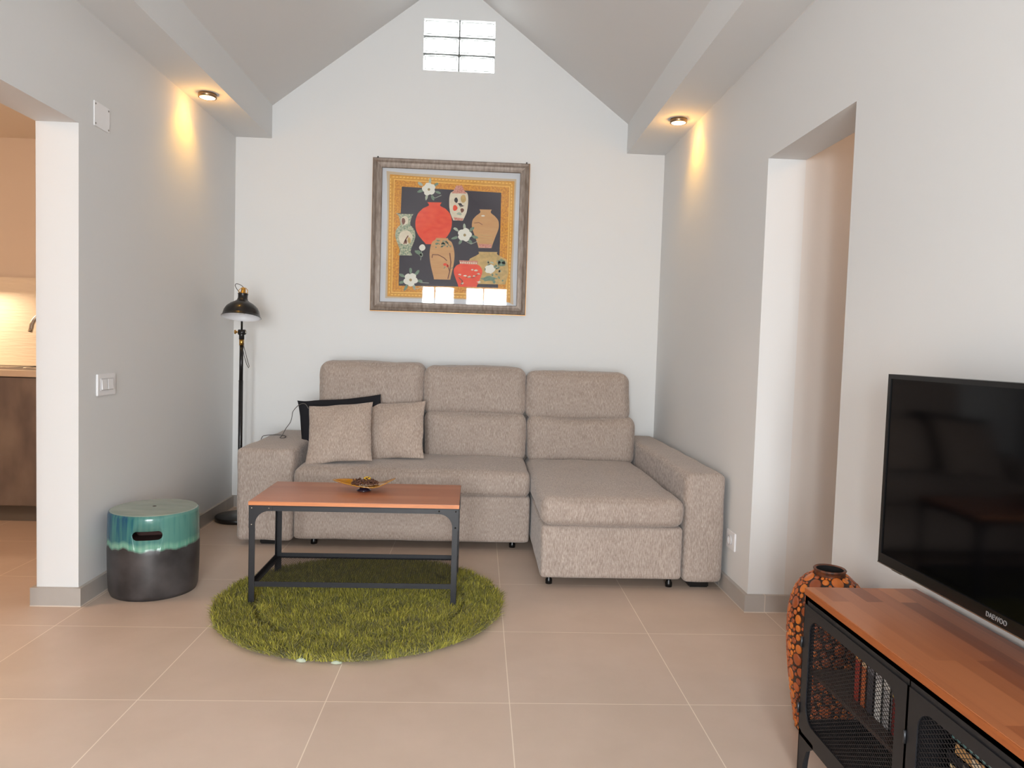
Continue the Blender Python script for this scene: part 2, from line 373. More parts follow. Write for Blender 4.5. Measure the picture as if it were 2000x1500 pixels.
b = MB().box(-.05, .05, -.05, .05, 0, .045); b.build('foot', footm, sofa, (-1.18-SB[0], 4.22-SB[1], 0), bevel=.006)
b = MB().box(-.05, .05, -.05, .05, 0, .045); b.build('foot', footm, sofa, (1.125-SB[0], 4.92-SB[1], 0), bevel=.006)
b = MB().box(-.05, .05, -.05, .05, 0, .045); b.build('foot', footm, sofa, (-1.18-SB[0], 4.92-SB[1], 0), bevel=.006)

def pillow(name, label, w, h, T, m, loc, rot, seed, cat='pillow', group=None):
    n = 34; V = []; F = []
    for side in (-1, 1):
        for i in range(n+1):
            for j in range(n+1):
                u, v = math.sin((2*i/n-1)*PI/2), math.sin((2*j/n-1)*PI/2)
                pin = 1 - .055*(1-u*u)*abs(v)**2; pin2 = 1 - .055*(1-v*v)*abs(u)**2
                x = u*w/2*pin2; z = v*h/2*pin
                t = T/2*(max(0, 1-abs(u)**2.6)**.6)*(max(0, 1-abs(v)**2.6)**.6)
                nz = hash_noise((x, 0, z), 7, seed)*.018 + hash_noise((x, 0, z), 18, seed+2)*.006
                edge = (1-abs(u)**8)*(1-abs(v)**8)
                y = side*t + nz*edge*.8
                x += hash_noise((0, z, side), 9, seed+5)*.006*abs(u)**3; z += hash_noise((x, 1, 0), 9, seed+8)*.007*abs(v)**3
                V.append((x, y, z))
    for s in (0, 1):
        o = s*(n+1)**2
        for i in range(n):
            for j in range(n):
                f = (o+i*(n+1)+j, o+(i+1)*(n+1)+j, o+(i+1)*(n+1)+j+1, o+i*(n+1)+j+1); F.append(f if s == 0 else f[::-1])
    b = MB(); b.add(V, F, 0, True)
    o = b.build(name, m, None, loc, fix=False)
    bm = bmesh.new(); bm.from_mesh(o.data); bmesh.ops.remove_doubles(bm, verts=bm.verts, dist=.0004); bmesh.ops.recalc_face_normals(bm, faces=bm.faces); bm.to_mesh(o.data); bm.free()
    o.rotation_euler = rot
    return tag(o, label, cat, group)
pillow('throw_pillow', 'square taupe throw pillow leaning front of the black pillow, nearest the left arm', .385, .405, .12, pillm, (-.815, 4.325, .632), (math.radians(-37), math.radians(-6), math.radians(1)), 1)
pillow('throw_pillow', 'square taupe throw pillow half behind the other, next to the middle backrest', .375, .395, .11, pillm, (-.512, 4.475, .636), (math.radians(-33), math.radians(-5), math.radians(-5)), 4)
pillow('throw_pillow', 'black throw pillow tucked behind the two taupe ones', .52, .40, .10, bpillm, (-.855, 4.565, .625), (math.radians(-9), math.radians(-6), 0), 8)

# ------------------------------------------------------------------ expanded-metal mesh sheet
def clip_convex(p, d, poly):
    t0, t1 = -1e9, 1e9; n = len(poly)
    for i in range(n):
        ax, ay = poly[i]; bx_, by_ = poly[(i+1) % n]
        nx, ny = (by_-ay), -(bx_-ax)       # outward for ccw
        den = nx*d[0]+ny*d[1]; num = nx*(ax-p[0])+ny*(ay-p[1])
        if abs(den) < 1e-12:
            if num < 0: return None
        elif den > 0: t1 = min(t1, num/den)
        else: t0 = max(t0, num/den)
    return (t0, t1) if t1 > t0+1e-4 else None
def rrect(x0, x1, y0, y1, r, n=8, corners=(1,1,1,1)):
    out = []
    for (cx, cy, a0), on in zip(((x1-r, y1-r, 0), (x0+r, y1-r, 90), (x0+r, y0+r, 180), (x1-r, y0+r, 270)), corners):
        if on: out += [(cx+r*math.cos(math.radians(a0+90*i/n)), cy+r*math.sin(math.radians(a0+90*i/n))) for i in range(n+1)]
        else: out.append({0:(x1,y1),90:(x0,y1),180:(x0,y0),270:(x1,y0)}[a0])
    return out
def mesh_sheet(b, poly, cw, ch, t, axis, at, thick=.0012):
    """diamond lattice clipped to ccw poly in (p,q); axis normal"""
    xs = [p[0] for p in poly]; ys = [p[1] for p in poly]; x0, x1, y0, y1 = min(xs), max(xs), min(ys), max(ys)
    for sg in (1, -1):
        d = Vector((cw, sg*ch)).normalized(); nrm = Vector((-d.y, d.x))*t/2
        span = (x1-x0)*ch/cw
        k = int((y1-y0+span)/ch)+2
        for i in range(k+1):
            p = (x0, y0 - (span if sg > 0 else 0) + i*ch)
            c = clip_convex(p, d, poly)
            if not c: continue
            a = Vector(p)+d*c[0]; e = Vector(p)+d*c[1]
            pts = [a+nrm, e+nrm, e-nrm, a-nrm]
            b.prism([(q.x, q.y) for q in pts], axis, at-thick/2, at+thick/2)

# ------------------------------------------------------------------ coffee table
TX0, TX1, TY0, TY1 = -.98, -.074, 3.148, 3.605; TB = ((TX0+TX1)/2, (TY0+TY1)/2, 0)
tab = thing('coffee_table', 'industrial coffee table with reddish wood top, black metal frame and mesh shelf', 'table', TB)
hx, hy = (TX1-TX0)/2, (TY1-TY0)/2
b = MB().box(-hx, hx, -hy, hy, .444, .462); b.build('tabletop', wood_table, tab, bevel=.0015)
b = MB().box(-hx-.0005, hx+.0005, -hy-.0006, -hy+.001, .4455, .4605); b.build('edge_band', wood_edge, tab)
fr = MB()
for sy in (-1, 1):
    y = sy*(hy-.004); fr.box(-hx+.002, hx-.002, min(y, y-sy*.004), max(y, y-sy*.004), .420, .444); fr.box(-hx+.002, hx-.002, min(y, y-sy*.022), max(y, y-sy*.022), .440, .444)
for sx_ in (-1, 1):
    x = sx_*(hx-.002); fr.box(min(x, x-sx_*.004), max(x, x-sx_*.004), -hy+.004, hy-.004, .420, .444)
fr.build('top_rail', black, tab, fix=False)
for sx_ in (-1, 1):
    for sy in (-1, 1):
        x, y = sx_*(hx-.002), sy*(hy-.004); b = MB(); w = .026
        def slab_y(pts): b.prism([(x - sx_*p[0], p[1]) for p in pts], 'y', min(y, y-sy*.003), max(y, y-sy*.003))
        def slab_x(pts): b.prism([(y - sy*p[0], p[1]) for p in pts], 'x', min(x, x-sx_*.003), max(x, x-sx_*.003))
        prof = [(0, .008), (.006, 0), (w*.45, 0), (w, .022), (w, .444), (0, .444)]
        slab_y(prof); slab_x(prof)
        leg = b.build('leg', black, tab)
        b = MB(); R = .06
        g = [(0, .442), (.10, .442), (.10, .42), (w+R, .42)] + [(w+R - R*math.sin(a), .42 - R*(1-math.cos(a))) for a in [PI/2*i/8 for i in range(1, 9)]] + [(w, .345), (0, .345)]
        yo = y+sy*.001; b.prism([(x - sx_*p[0], p[1]) for p in g], 'y', min(yo, yo+sy*.0015), max(yo, yo+sy*.0015))
        g2 = [(p[0]*.8 if p[0] > w else p[0], p[1]) for p in g]
        xo = x+sx_*.0003; b.prism([(y - sy*p[0], p[1]) for p in g2], 'x', min(xo, xo+sx_*.0012), max(xo, xo+sx_*.0012))
        gs = b.build('corner_gusset', black, tab)
        for px, pz in ((.012, .432), (.085, .432), (.012, .36)):
            cx = x-sx_*px; s_ = MB(); prof = [(0, .003), (.0022, .0025), (.0035, .0012), (.0038, 0)]
            vs = MB().lathe(prof, 12)
            s_.add([(cx+v[0], yo+sy*(.0015+v[2]), pz+v[1]) for v in vs.v], vs.f, 0, True)
            s_.build('rivet', steel if sx_ < 0 else blackp, gs, fix=False)
sh = MB(); z0, z1 = .086, .108
sh.box(-hx+.028, hx-.028, -hy+.006, -hy+.010, z0, z1).box(-hx+.028, hx-.028, hy-.010, hy-.006, z0, z1)
sh.box(-hx+.005, -hx+.009, -hy+.026, hy-.026, z0, z1).box(hx-.009, hx-.005, -hy+.026, hy-.026, z0, z1)
sh.box(-hx+.009, -hx+.028, -hy+.010, hy-.010, z0, z0+.003).box(hx-.028, hx-.009, -hy+.010, hy-.010, z0, z0+.003)
sh.box(-hx+.009, hx-.009, -hy+.010, -hy+.022, z0, z0+.003).box(-hx+.009, hx-.009, hy-.022, hy-.010, z0, z0+.003)
sh.build('shelf_frame', black, tab, fix=False)
b = MB(); mesh_sheet(b, rrect(-hx+.012, hx-.012, -hy+.012, hy-.012, .001, 1), .020, .0125, .0014, 'z', z0+.004, .0006)
o = b.build('mesh_shelf', black, tab, fix=False)
tab.rotation_euler = (0, 0, math.radians(.5))
tab.location.z = .012

# ------------------------------------------------------------------ dish with dried pods
DB = (-.528, 3.42, .475)
dish = thing('glass_dish', 'amber boat-shaped glass dish on dark foot, holding dried pods, on the coffee table', 'dish', DB)
ambm = mat('amber_glass', (226, 160, 40), .08, trans=.45, coat=.6)
n, k = 48, 14; V = []; F = []
def dish_p(rr, q, off=0):
    c, s_ = math.cos(q), math.sin(q)
    ex = abs(c)**.9*(1 if c > 0 else -1); L_ = .122 + .012*abs(c)**6; Wd = .078
    x = rr*L_*ex*(1+.10*abs(c)**8); y = rr*Wd*s_
    z = .018 + .036*rr**2*(.35+.65*abs(c)**3) + .006*rr*math.cos(3*q)
    return (x, y, z+off)
for lay in (0, .003):
    for i in range(k+1):
        for j in range(n): V.append(dish_p(i/k, 2*PI*j/n, lay if i else lay))
for lay in (0, 1):
    o_ = lay*(k+1)*n
    for i in range(k):
        for j in range(n): F.append((o_+i*n+j, o_+i*n+(j+1) % n, o_+(i+1)*n+(j+1) % n, o_+(i+1)*n+j))
o_ = (k+1)*n
for j in range(n): F.append((k*n+j, k*n+(j+1) % n, o_+k*n+(j+1) % n, o_+k*n+j))
b = MB(); b.add(V, F, 0, True); b.build('bowl', ambm, dish)
MB().lathe([(0, 0), (.034, 0), (.034, .004), (.022, .010), (.020, .020), (0, .020)], 32).build('foot', mat('dark_glass', (20,20,40), .08, coat=1), dish)
podm = mat('dried_pod', (70, 42, 30), .7, noise=((80,80,80), (100,66,48), .4), bump=((300,300,300), .5, .002))
b = MB(); random.seed(3)
for i in range(70):
    a = random.uniform(0, 2*PI); rr = random.random()**.6
    cx, cy = .068*rr*math.cos(a), .040*rr*math.sin(a); cz = .030 + .020*(1-rr*rr)*random.random() + .006
    r0 = random.uniform(.006, .010)
    for s_ in range(random.choice((4, 5, 6))):
        d = Vector((random.gauss(0,1), random.gauss(0,1), random.gauss(.25,.8))).normalized()
        c0 = Vector((cx, cy, cz)); L_ = r0*random.uniform(1.0, 1.9)
        b.tube([c0, c0+d*L_*.55, c0+d*L_], [r0*.30, r0*.42, r0*.04], 5)
o = b.build('dried_pods', podm, dish, fix=False); o['kind'] = 'stuff'
b = MB().lathe([(0, .0), (.012, .002), (.019, .008), (.017, .015), (.009, .020), (0, .021)], 20, (.012, .018, .042)); b.build('yellow_blossom', mat('yellow_petal', (236, 190, 40), .5, bump=((150,150,150), .8, .004)), dish)

# ------------------------------------------------------------------ round shag rug
RB = (-.498, 3.24, 0); RR = .628
rug = thing('shag_rug', 'round olive green shag rug under the coffee table', 'rug', RB)
rugb = mat('rug_backing', (84, 84, 24), .9)
MB().lathe([(0, .0), (RR-.022, 0), (RR-.016, .002), (RR-.016, .008), (0, .010)], 96).build('backing', rugb, rug)
def pile_mat():
    m = bpy.data.materials.new('olive_pile'); m.use_nodes = True; nt = m.node_tree; b = nt.nodes['Principled BSDF']; L = nt.links.new
    g = nt.nodes.new('ShaderNodeNewGeometry'); r = nt.nodes.new('ShaderNodeValToRGB'); e = r.color_ramp.elements
    e[0].color = lin((96, 95, 24)); e[1].color = lin((186, 176, 72)); q = e.new(.5); q.color = lin((136, 131, 40))
    L(g.outputs['Random Per Island'], r.inputs[0]); L(r.outputs[0], b.inputs['Base Color'])
    b.inputs['Roughness'].default_value = .7; b.inputs['Specular IOR Level'].default_value = .3; b.inputs['Sheen Weight'].default_value = .3
    return m
def make_pile():
    N = 85000; rng = np.random.default_rng(5)
    r = RR*np.sqrt(rng.random(N))*1.0; q = rng.random(N)*2*PI
    def keep(r): # two shorn grooves
        return np.abs(r-.452) > .006
    
    x, y = r*np.cos(q), r*np.sin(q)
    # clumped lean field
    fx = np.sin(x*31+1.3*np.sin(y*23)) + .8*np.sin(y*47+x*13+2); fy = np.cos(y*29+1.7*np.sin(x*19)) + .8*np.cos(x*41-y*17+1)
    lx = fx*.55 + rng.normal(0, .75, N) + .35*np.cos(q); ly = fy*.55 + rng.normal(0, .75, N) - .25 + .25*np.sin(q)
    # groove: strands lean away from it
    dg = r-.452; near = np.exp(-(dg/.018)**2); sgn = np.sign(dg)
    lx += near*sgn*np.cos(q)*1.6; ly += near*sgn*np.sin(q)*1.6
    Ls = rng.uniform(.026, .040, N)*(1-.55*np.exp(-(dg/.009)**2))
    h1 = Ls*.55; lean = np.stack([lx, ly], 1)*.019; lm = np.linalg.norm(lean, axis=1); lim = np.minimum(1, .040/np.maximum(lm, 1e-6)); lean *= lim[:, None]
    wdt = rng.uniform(.0008, .0015, N)
    a = rng.random(N)*2*PI; sx_, sy_ = np.cos(a)*wdt, np.sin(a)*wdt
    z0 = np.full(N, .006)
    lift = 1/np.sqrt(1+(np.linalg.norm(lean, axis=1)/Ls*1.2)**2)
    P = []
    for fr_, hh, ww in ((0, 0, 1), (.40, .62, 1.15), (1.0, 1.0, .35)):
        cx = x+lean[:, 0]*fr_; cy = y+lean[:, 1]*fr_; cz = z0+Ls*hh*lift
        P.append(np.stack([cx-sx_*ww, cy-sy_*ww, cz], 1)); P.append(np.stack([cx+sx_*ww, cy+sy_*ww, cz], 1))
    V = np.stack(P, 1).reshape(-1, 3)
    base = np.arange(N)[:, None]*6
    F = np.concatenate([base+np.array([0,1,3,2]), base+np.array([2,3,5,4])], 0)
    me = bpy.data.meshes.new('pile'); me.vertices.add(len(V)); me.vertices.foreach_set('co', V.ravel())
    me.loops.add(F.size); me.loops.foreach_set('vertex_index', F.ravel().astype(np.int32))
    me.polygons.add(len(F)); me.polygons.foreach_set('loop_start', (np.arange(len(F))*4).astype(np.int32)); me.polygons.foreach_set('loop_total', np.full(len(F), 4, np.int32))
    me.update(calc_edges=True); me.validate(); me.materials.append(pile_mat())
    o = bpy.data.objects.new('pile', me); C.objects.link(o); o.parent = rug; o['kind'] = 'stuff'
make_pile()
# pale backing cloth curling out at the front edge
palem = mat('pale_backing', (176, 184, 164), .9)
for a0, a1, hh_ in ((-103, -99.5, .010), (-91, -87.5, .006)):
    n_ = 10; V = []; b = MB()
    for i in range(n_+1):
        a = math.radians(a0+(a1-a0)*i/n_); k_ = math.sin(PI*i/n_)
        for rr, zz in ((RR-.03, .003), (RR+.002+.008*k_, .003), (RR+.004+.008*k_, .004+hh_*k_), (RR-.004, .006+hh_*k_)): V.append((rr*math.cos(a), rr*math.sin(a), zz))
    b.add(V, [(i*4+j, i*4+j+1, i*4+j+5, i*4+j+4) for i in range(n_) for j in range(3)], 0, True)
    b.build('backing_edge', palem, rug, fix=False)['label'] = 'pale backing cloth curling out under the front edge'

# ------------------------------------------------------------------ ceramic garden stool
def stool_mat():
    m = bpy.data.materials.new('drip_glaze'); m.use_nodes = True; nt = m.node_tree; b = nt.nodes['Principled BSDF']; L = nt.links.new
    tc = nt.nodes.new('ShaderNodeTexCoord'); sp = nt.nodes.new('ShaderNodeSeparateXYZ'); L(tc.outputs['Object'], sp.inputs[0])
    def nz(sc, d=3):
        mp = nt.nodes.new('ShaderNodeMapping'); mp.inputs['Scale'].default_value = sc; L(tc.outputs['Object'], mp.inputs[0])
        n = nt.nodes.new('ShaderNodeTexNoise'); n.inputs['Scale'].default_value = 1; n.inputs['Detail'].default_value = d; L(mp.outputs[0], n.inputs['Vector']); return n
    def math_(op, a=None, b_=None, c=None):
        n = nt.nodes.new('ShaderNodeMath'); n.operation = op
        for i, v in enumerate((a, b_, c)):
            if v is None: continue
            if isinstance(v, (int, float)): n.inputs[i].default_value = v
            else: L(v, n.inputs[i])
        return n.outputs[0]
    def ramp(fac, stops):
        r = nt.nodes.new('ShaderNodeValToRGB'); e = r.color_ramp.elements
        e[0].position, e[0].color = stops[0][0], lin(stops[0][1]); e[1].position, e[1].color = stops[-1][0], lin(stops[-1][1])
        for s in stops[1:-1]: q = e.new(s[0]); q.color = lin(s[1])
        L(fac, r.inputs[0]); return r.outputs[0]
    def mix(f, a, b_):
        n = nt.nodes.new('ShaderNodeMix'); n.data_type = 'RGBA'
        L(f, n.inputs[0]) if not isinstance(f, float) else None
        L(a, n.inputs[6]); L(b_, n.inputs[7]); return n.outputs[2]
    drip = nz((11, 11, .5), 3); edge = math_('ADD', sp.outputs['Z'], math_('MULTIPLY', math_('SUBTRACT', drip.outputs['Fac'], .5), .07))
    up = math_('MULTIPLY_ADD', math_('SUBTRACT', edge, .222), 90, .5); up_n = nt.nodes.new('ShaderNodeClamp'); L(up, up_n.inputs[0])
    streak = nz((70, 70, 5), 4); big = nz((6, 6, 3), 2)
    mixf = math_('ADD', math_('MULTIPLY', streak.outputs['Fac'], .5), math_('MULTIPLY', big.outputs['Fac'], .55))
    # the glaze pools bluer on the side nearer the pillar
    bl = math_('MULTIPLY', math_('ADD', sp.outputs['X'], .11), 1.1)
    mixf = math_('ADD', mixf, bl)
    teal = ramp(mixf, [(.30, (18, 34, 70)), (.47, (26, 76, 104)), (.58, (54, 110, 110)), (.84, (88, 136, 126))])
    rim = math_('MULTIPLY_ADD', math_('SUBTRACT', edge, .245), -60, .6); rim_n = nt.nodes.new('ShaderNodeClamp'); L(rim, rim_n.inputs[0])
    pale = ramp(streak.outputs['Fac'], [(.3, (90, 150, 130)), (.7, (130, 170, 150))])
    teal = mix(rim_n.outputs[0], teal, pale)
    dk = nz((9, 9, 9), 5); dark = ramp(dk.outputs['Fac'], [(.3, (40, 37, 38)), (.7, (74, 70, 70))])
    side = mix(up_n.outputs[0], dark, teal)
    tn = nz((5, 14, 5), 4); top = ramp(tn.outputs['Fac'], [(.3, (134, 148, 136)), (.7, (158, 168, 154))])
    geo = nt.nodes.new('ShaderNodeNewGeometry'); sn = nt.nodes.new('ShaderNodeSeparateXYZ'); L(geo.outputs['Normal'], sn.inputs[0])
    istop = math_('MULTIPLY', math_('GREATER_THAN', sn.outputs['Z'], .8), math_('GREATER_THAN', sp.outputs['Z'], .36))
    L(mix(istop, side, top), b.inputs['Base Color'])
    rg = math_('MULTIPLY_ADD', up_n.outputs[0], -.26, .42); L(rg, b.inputs['Roughness'])
    bp = nt.nodes.new('ShaderNodeBump'); bp.inputs['Strength'].default_value = .3; bp.inputs['Distance'].default_value = .004; L(dk.outputs['Fac'], bp.inputs['Height']); L(bp.outputs[0], b.inputs['Normal'])
    return m
H = .374
stool_m = stool_mat(); inner_m = mat('raw_clay', (52, 26, 22), .8)
b = MB(); n = 72
prof = [(.0, .02), (.165, .02), (.168, 0), (.186, 0), (.194, .02), (.1985, .10), (.200, .20), (.199, .30), (.1975, .355), (.194, .366), (.186, .371), (.1, .3745), (.0, .3755)]
b.lathe(prof, n)
st = b.build('ceramic_stool', [stool_m], None, (-1.482, 3.392, 0))
bm = bmesh.new(); bm.from_mesh(st.data); bmesh.ops.remove_doubles(bm, verts=bm.verts, dist=.0005); bmesh.ops.recalc_face_normals(bm, faces=bm.faces); bm.to_mesh(st.data); bm.free()
# recessed slot handle facing the camera and finger hole in the top, cut with a solid
cut = MB(); ccy = .287; pts = rrect(-.062, .062, ccy-.019, ccy+.019, .0188, 8)
cut.prism(pts, 'y', -.3, -.10)
cut.lathe([(0, .33), (.009, .33), (.009, .40), (0, .40)], 16)
co = cut.build('cutter', inner_m)
co.location = st.location; co.rotation_euler = (0, 0, math.radians(15))
md = st.modifiers.new('b', 'BOOLEAN'); md.object = co; md.operation = 'DIFFERENCE'; md.solver = 'EXACT'; md.material_mode = 'TRANSFER'
bpy.context.view_layer.update()
me = bpy.data.meshes.new_from_object(st.evaluated_get(bpy.context.evaluated_depsgraph_get()))
st.modifiers.clear(); st.data = me; bpy.data.objects.remove(co)
for p in me.polygons: p.use_smooth = abs(p.normal.z) < .9 and p.material_index == 0 and p.area < .01
st.scale = (.97, .97, 1.03)
tag(st, 'drum-shaped ceramic stool with teal drip glaze over black, by the left wall', 'stool')

# ------------------------------------------------------------------ floor lamp
def smooth(pts, k=5):
    out = []; P = [Vector(p) for p in pts]
    for i in range(len(P)-1):
        p0, p1, p2, p3 = P[max(i-1,0)], P[i], P[i+1], P[min(i+2, len(P)-1)]
        for j in range(k):
            t = j/k; out.append(.5*((2*p1)+(-p0+p2)*t+(2*p0-5*p1+4*p2-p3)*t*t+(-p0+3*p1-3*p2+p3)*t**3))
    out.append(P[-1]); return out

LB = (-1.528, 4.728, 0)
lamp = thing('floor_lamp', 'black floor lamp with dome shade and brass fittings in the left corner', 'lamp', LB)
blk = mat('black_enamel', (22, 20, 20), .35, coat=.2)
MB().lathe([(0, 0), (.143, 0), (.148, .004), (.148, .026), (.143, .031), (.02, .034), (0, .034)], 64).build('base', blk, lamp)
MB().tube([(0,0,.03), (0.001,0,.9)], .0135, 20).tube([(0.001,0,.9), (.002,0,1.13)], .0120, 20).tube([(.0,0,.899),(.0,0,.903)], .0142, 20).build('pole', blk, lamp)
MB().tube([(.002,0,1.128), (.002,0,1.168)], .0150, 20).build('collar', brass, lamp)
j = MB().tube([(.002,0,1.166), (.002,0,1.222)], .0165, 16); j.tube([(-.018,0,1.212), (.024,0,1.212)], .0175, 16); joint = j.build('joint', blk, lamp)
MB().tube([(-.018,0,1.212), (-.034,0,1.212)], .005, 12).tube([(-.034,0,1.212), (-.042,0,1.212)], .013, 16).build('wing_knob', brass, joint)
MB().tube([(.024,0,1.212), (.032,0,1.212)], .0105, 16).build('bolt', steel, joint)
sx0, sy0, sz0 = .058, -.185, 1.302      # shade rim centre relative to the base
arm = [(.002,0,1.222), (.004,-.006,1.29), (.012,-.020,1.35), (.026,-.050,1.395), (.042,-.085,1.42), (.054,-.125,1.43), (.058,-.150,1.432)]
MB().tube(arm, .0065, 12).build('arm', blk, lamp)
shp = [(.1175, 0), (.1165, .004), (.112, .006), (.1085, .02), (.104, .040), (.092, .062), (.070, .082), (.046, .096), (.033, .106), (.0285, .120), (.0285, .142), (.031, .146), (0, .147)]
shade = MB().lathe(shp, 64).build('lamp_shade', blk, lamp, (sx0, sy0, sz0)); shade.rotation_euler = (math.radians(-11), 0, 0)
inn = mat('white_enamel', (235, 235, 238), .4)
MB().lathe([(.1165, -.0005), (.1095, .004), (.1065, .02), (.102, .038), (.090, .060), (.069, .079), (.045, .092), (.030, .10), (0, .102)], 64).build('shade_lining', inn, shade)
bulbm = mat('bulb_glass', (230, 230, 228), .3)
MB().lathe([(0, .018), (.018, .022), (.027, .036), (.026, .052), (.016, .070), (.013, .085), (.013, .10)], 24).build('bulb', bulbm, shade)
MB().lathe([(.022, .146), (.023, .152), (.016, .156), (.0135, .170), (.0145, .176), (.010, .186), (0, .190)], 24).build('socket_cap', brass, shade)
yk = MB()
yk.tube([(-.026, 0, .146), (-.026, 0, .172), (-.014, 0, .184), (0, 0, .186), (.014, 0, .184), (.026, 0, .172), (.026, 0, .146)], .0022, 8)
yk.build('yoke', brass, shade)
cordm = mat('grey_cord', (96, 92, 90), .8)
MB().tube(smooth([(sx0, sy0+.036, sz0+.185), (sx0-.02, sy0+.04, sz0+.200), (sx0-.048, sy0+.045, sz0+.206), (sx0-.054, sy0+.05, sz0+.190), (sx0-.036, sy0+.06, sz0+.160), (sx0-.02, sy0+.07, sz0+.15), (sx0-.01, sy0+.12, sz0+.14)]), .0022, 8).build('cord', cordm, lamp)
MB().tube([(.016,-.012,1.16), (.022,-.016,1.12), (.036,-.018,1.07), (.050,-.018,1.02), (.058,-.018,.995), (.054,-.018,.985), (.040,-.018,1.01), (.024,-.014,1.06), (.016,-.012,1.10), (.020,-.010,1.14)], .0022, 8).build('cord', cordm, lamp)
# cord trailing over the sofa arm
pts = [(-1.05,4.53,.752), (-1.075,4.55,.778), (-1.105,4.56,.776), (-1.135,4.58,.755), (-1.163,4.60,.722), (-1.168,4.60,.690), (-1.178,4.60,.655), (-1.205,4.60,.615), (-1.222,4.585,.575), (-1.225,4.545,.5655), (-1.205,4.52,.5655),
       (-1.195,4.54,.567), (-1.205,4.60,.5665), (-1.240,4.65,.5665), (-1.29,4.66,.5665), (-1.335,4.63,.5655), (-1.356,4.615,.555), (-1.364,4.62,.50), (-1.366,4.66,.30), (-1.370,4.70,.05)]
tag(MB().tube(smooth(pts), .0024, 8).build('power_cord', cordm), 'thin grey cord trailing from the black pillow over the left sofa arm', 'cord')

# ------------------------------------------------------------------ surface spot lights
ringm = mat('brushed_bronze', (150, 128, 104), .3, metal=1)
diffm = mat('lit_diffuser', (255, 240, 215), .5, emit=((255, 226, 180), 9))
def puck(x, y, label):
    t_ = thing('ceiling_spotlight', label, 'light', (x, y, 2.54), group='round spotlights under the ceiling beams')
    MB().lathe([(0, 0), (.048, 0), (.0495, -.002), (.0495, -.022), (.046, -.024), (.042, -.0235), (.042, -.018), (0, -.018)], 40).build('housing', ringm, t_)
    MB().lathe([(.0415, -.0185), (.041, -.0225), (.03, -.0245), (0, -.0255)], 40).build('diffuser', diffm, t_)
    l = bpy.data.lights.new('spot', 'SPOT'); l.energy = 6.5; l.color = (1, .50, .02); l.spot_size = math.radians(118); l.spot_blend = .9; l.shadow_soft_size = .03
    o = bpy.data.objects.new('spot_bulb', l); o.location = (0, 0, -.035); o.parent = t_; C.objects.link(o)
    # beam tipped a little towards the wall beside it
    o.rotation_euler = (0, math.radians(16) if x < 0 else math.radians(-16), 0)
    l = bpy.data.lights.new('glow', 'POINT'); l.energy = 1.0; l.color = (1, .48, .10); l.shadow_soft_size = .03
    o = bpy.data.objects.new('glow_bulb', l); o.location = (0, 0, -.06); o.parent = t_; C.objects.link(o)
puck(-1.572, 4.235, 'round bronze spotlight, lit, under the left ceiling beam')
puck(1.128, 4.305, 'round bronze spotlight, lit, under the right ceiling beam')

# ------------------------------------------------------------------ wall plates
pl_ = thing('cover_plate', 'white square blank cover plate with four screws high on left wall', 'wall plate', (XL, 3.342, 2.075))
MB().box(0, .004, -.066, .066, 0, .108).build('plate', whitep, pl_, bevel=.0015)
for y in (-.055, .055):
    for z in (.012, .096):
        v = MB().lathe([(0, .002), (.003, .0018), (.0042, .0)], 14); s_ = MB(); s_.add([(.004+q[2], y+q[0], z+q[1]) for q in v.v], v.f, 0, True); s_.build('screw', mat('screw_grey', (140,138,134), .4, metal=.5) if 'screw_grey' not in MATS else MATS['screw_grey'], pl_, fix=False)
sw = thing('light_switch', 'white double rocker light switch on the left wall beside the kitchen opening', 'switch', (XL, 3.380, .895))
MB().box(0, .008, -.081, .081, 0, .099).build('faceplate', whitep, sw, bevel=.003)
swf = mat('switch_grey', (208, 208, 210), .4)
MB().box(.008, .010, -.054, .054, .024, .078).build('insert', swf, sw)
for y in (-.027, .027):
    MB().prism([(.010, .028), (.0135, .028), (.012, .074), (.010, .074)], 'y', y-.0235, y+.0235).v
    b = MB(); b.add([(.010, y-.023, .028), (.015, y-.023, .028), (.0112, y-.023, .074), (.010, y-.023, .074), (.010, y+.023, .028), (.015, y+.023, .028), (.0112, y+.023, .074), (.010, y+.023, .074)],
          [(0,1,2,3), (7,6,5,4), (0,4,5,1), (1,5,6,2), (2,6,7,3), (3,7,4,0)]); b.build('rocker', whitep, sw, bevel=.0008)
so = thing('wall_socket', 'white power socket low on right wall beside the sofa arm', 'socket', (XR, 3.440, .222))
MB().box(-.008, 0, -.058, .058, 0, .09).build('faceplate', whitep, so, bevel=.003)
v = MB().lathe([(.024, 0), (.024, .006), (.020, .006), (.019, -.004), (0, -.004)], 32); s_ = MB(); s_.add([(-.009-q[2], q[0], .045+q[1]) for q in v.v], v.f, 0, True); s_.build('outlet', swf, so, fix=False)

# ------------------------------------------------------------------ framed scarf
def homog(src, dst):
    A = []
    for (x, y), (u, v) in zip(src, dst):
        A.append([x, y, 1, 0, 0, 0, -u*x, -u*y, -u]); A.append([0, 0, 0, x, y, 1, -v*x, -v*y, -v])
    return np.linalg.svd(np.array(A, float))[2][-1].reshape(3, 3)
FW, FH = 1.078, 1.046
Hm = homog([(122,68), (1480,130), (1440,1440), (108,1395)], [(0,FH), (FW,FH), (FW,0), (0,0)])
def tp(p):
    q = Hm @ np.array([p[0], p[1], 1.]); return (q[0]/q[2]-FW/2, q[1]/q[2])
pic = thing('framed_scarf', 'framed silk scarf printed with vases and flowers on navy, above the sofa', 'picture', (-.2305, YB-.002, 1.391))
framem = mat('antique_silver_frame', (112, 96, 84), .45, metal=.25, noise=((60,60,14), (146,134,124), .45), bump=((60,60,60), .3, .003))
goldm = mat('gilt_edge', (206, 150, 84), .35, metal=.5)
fw = .066
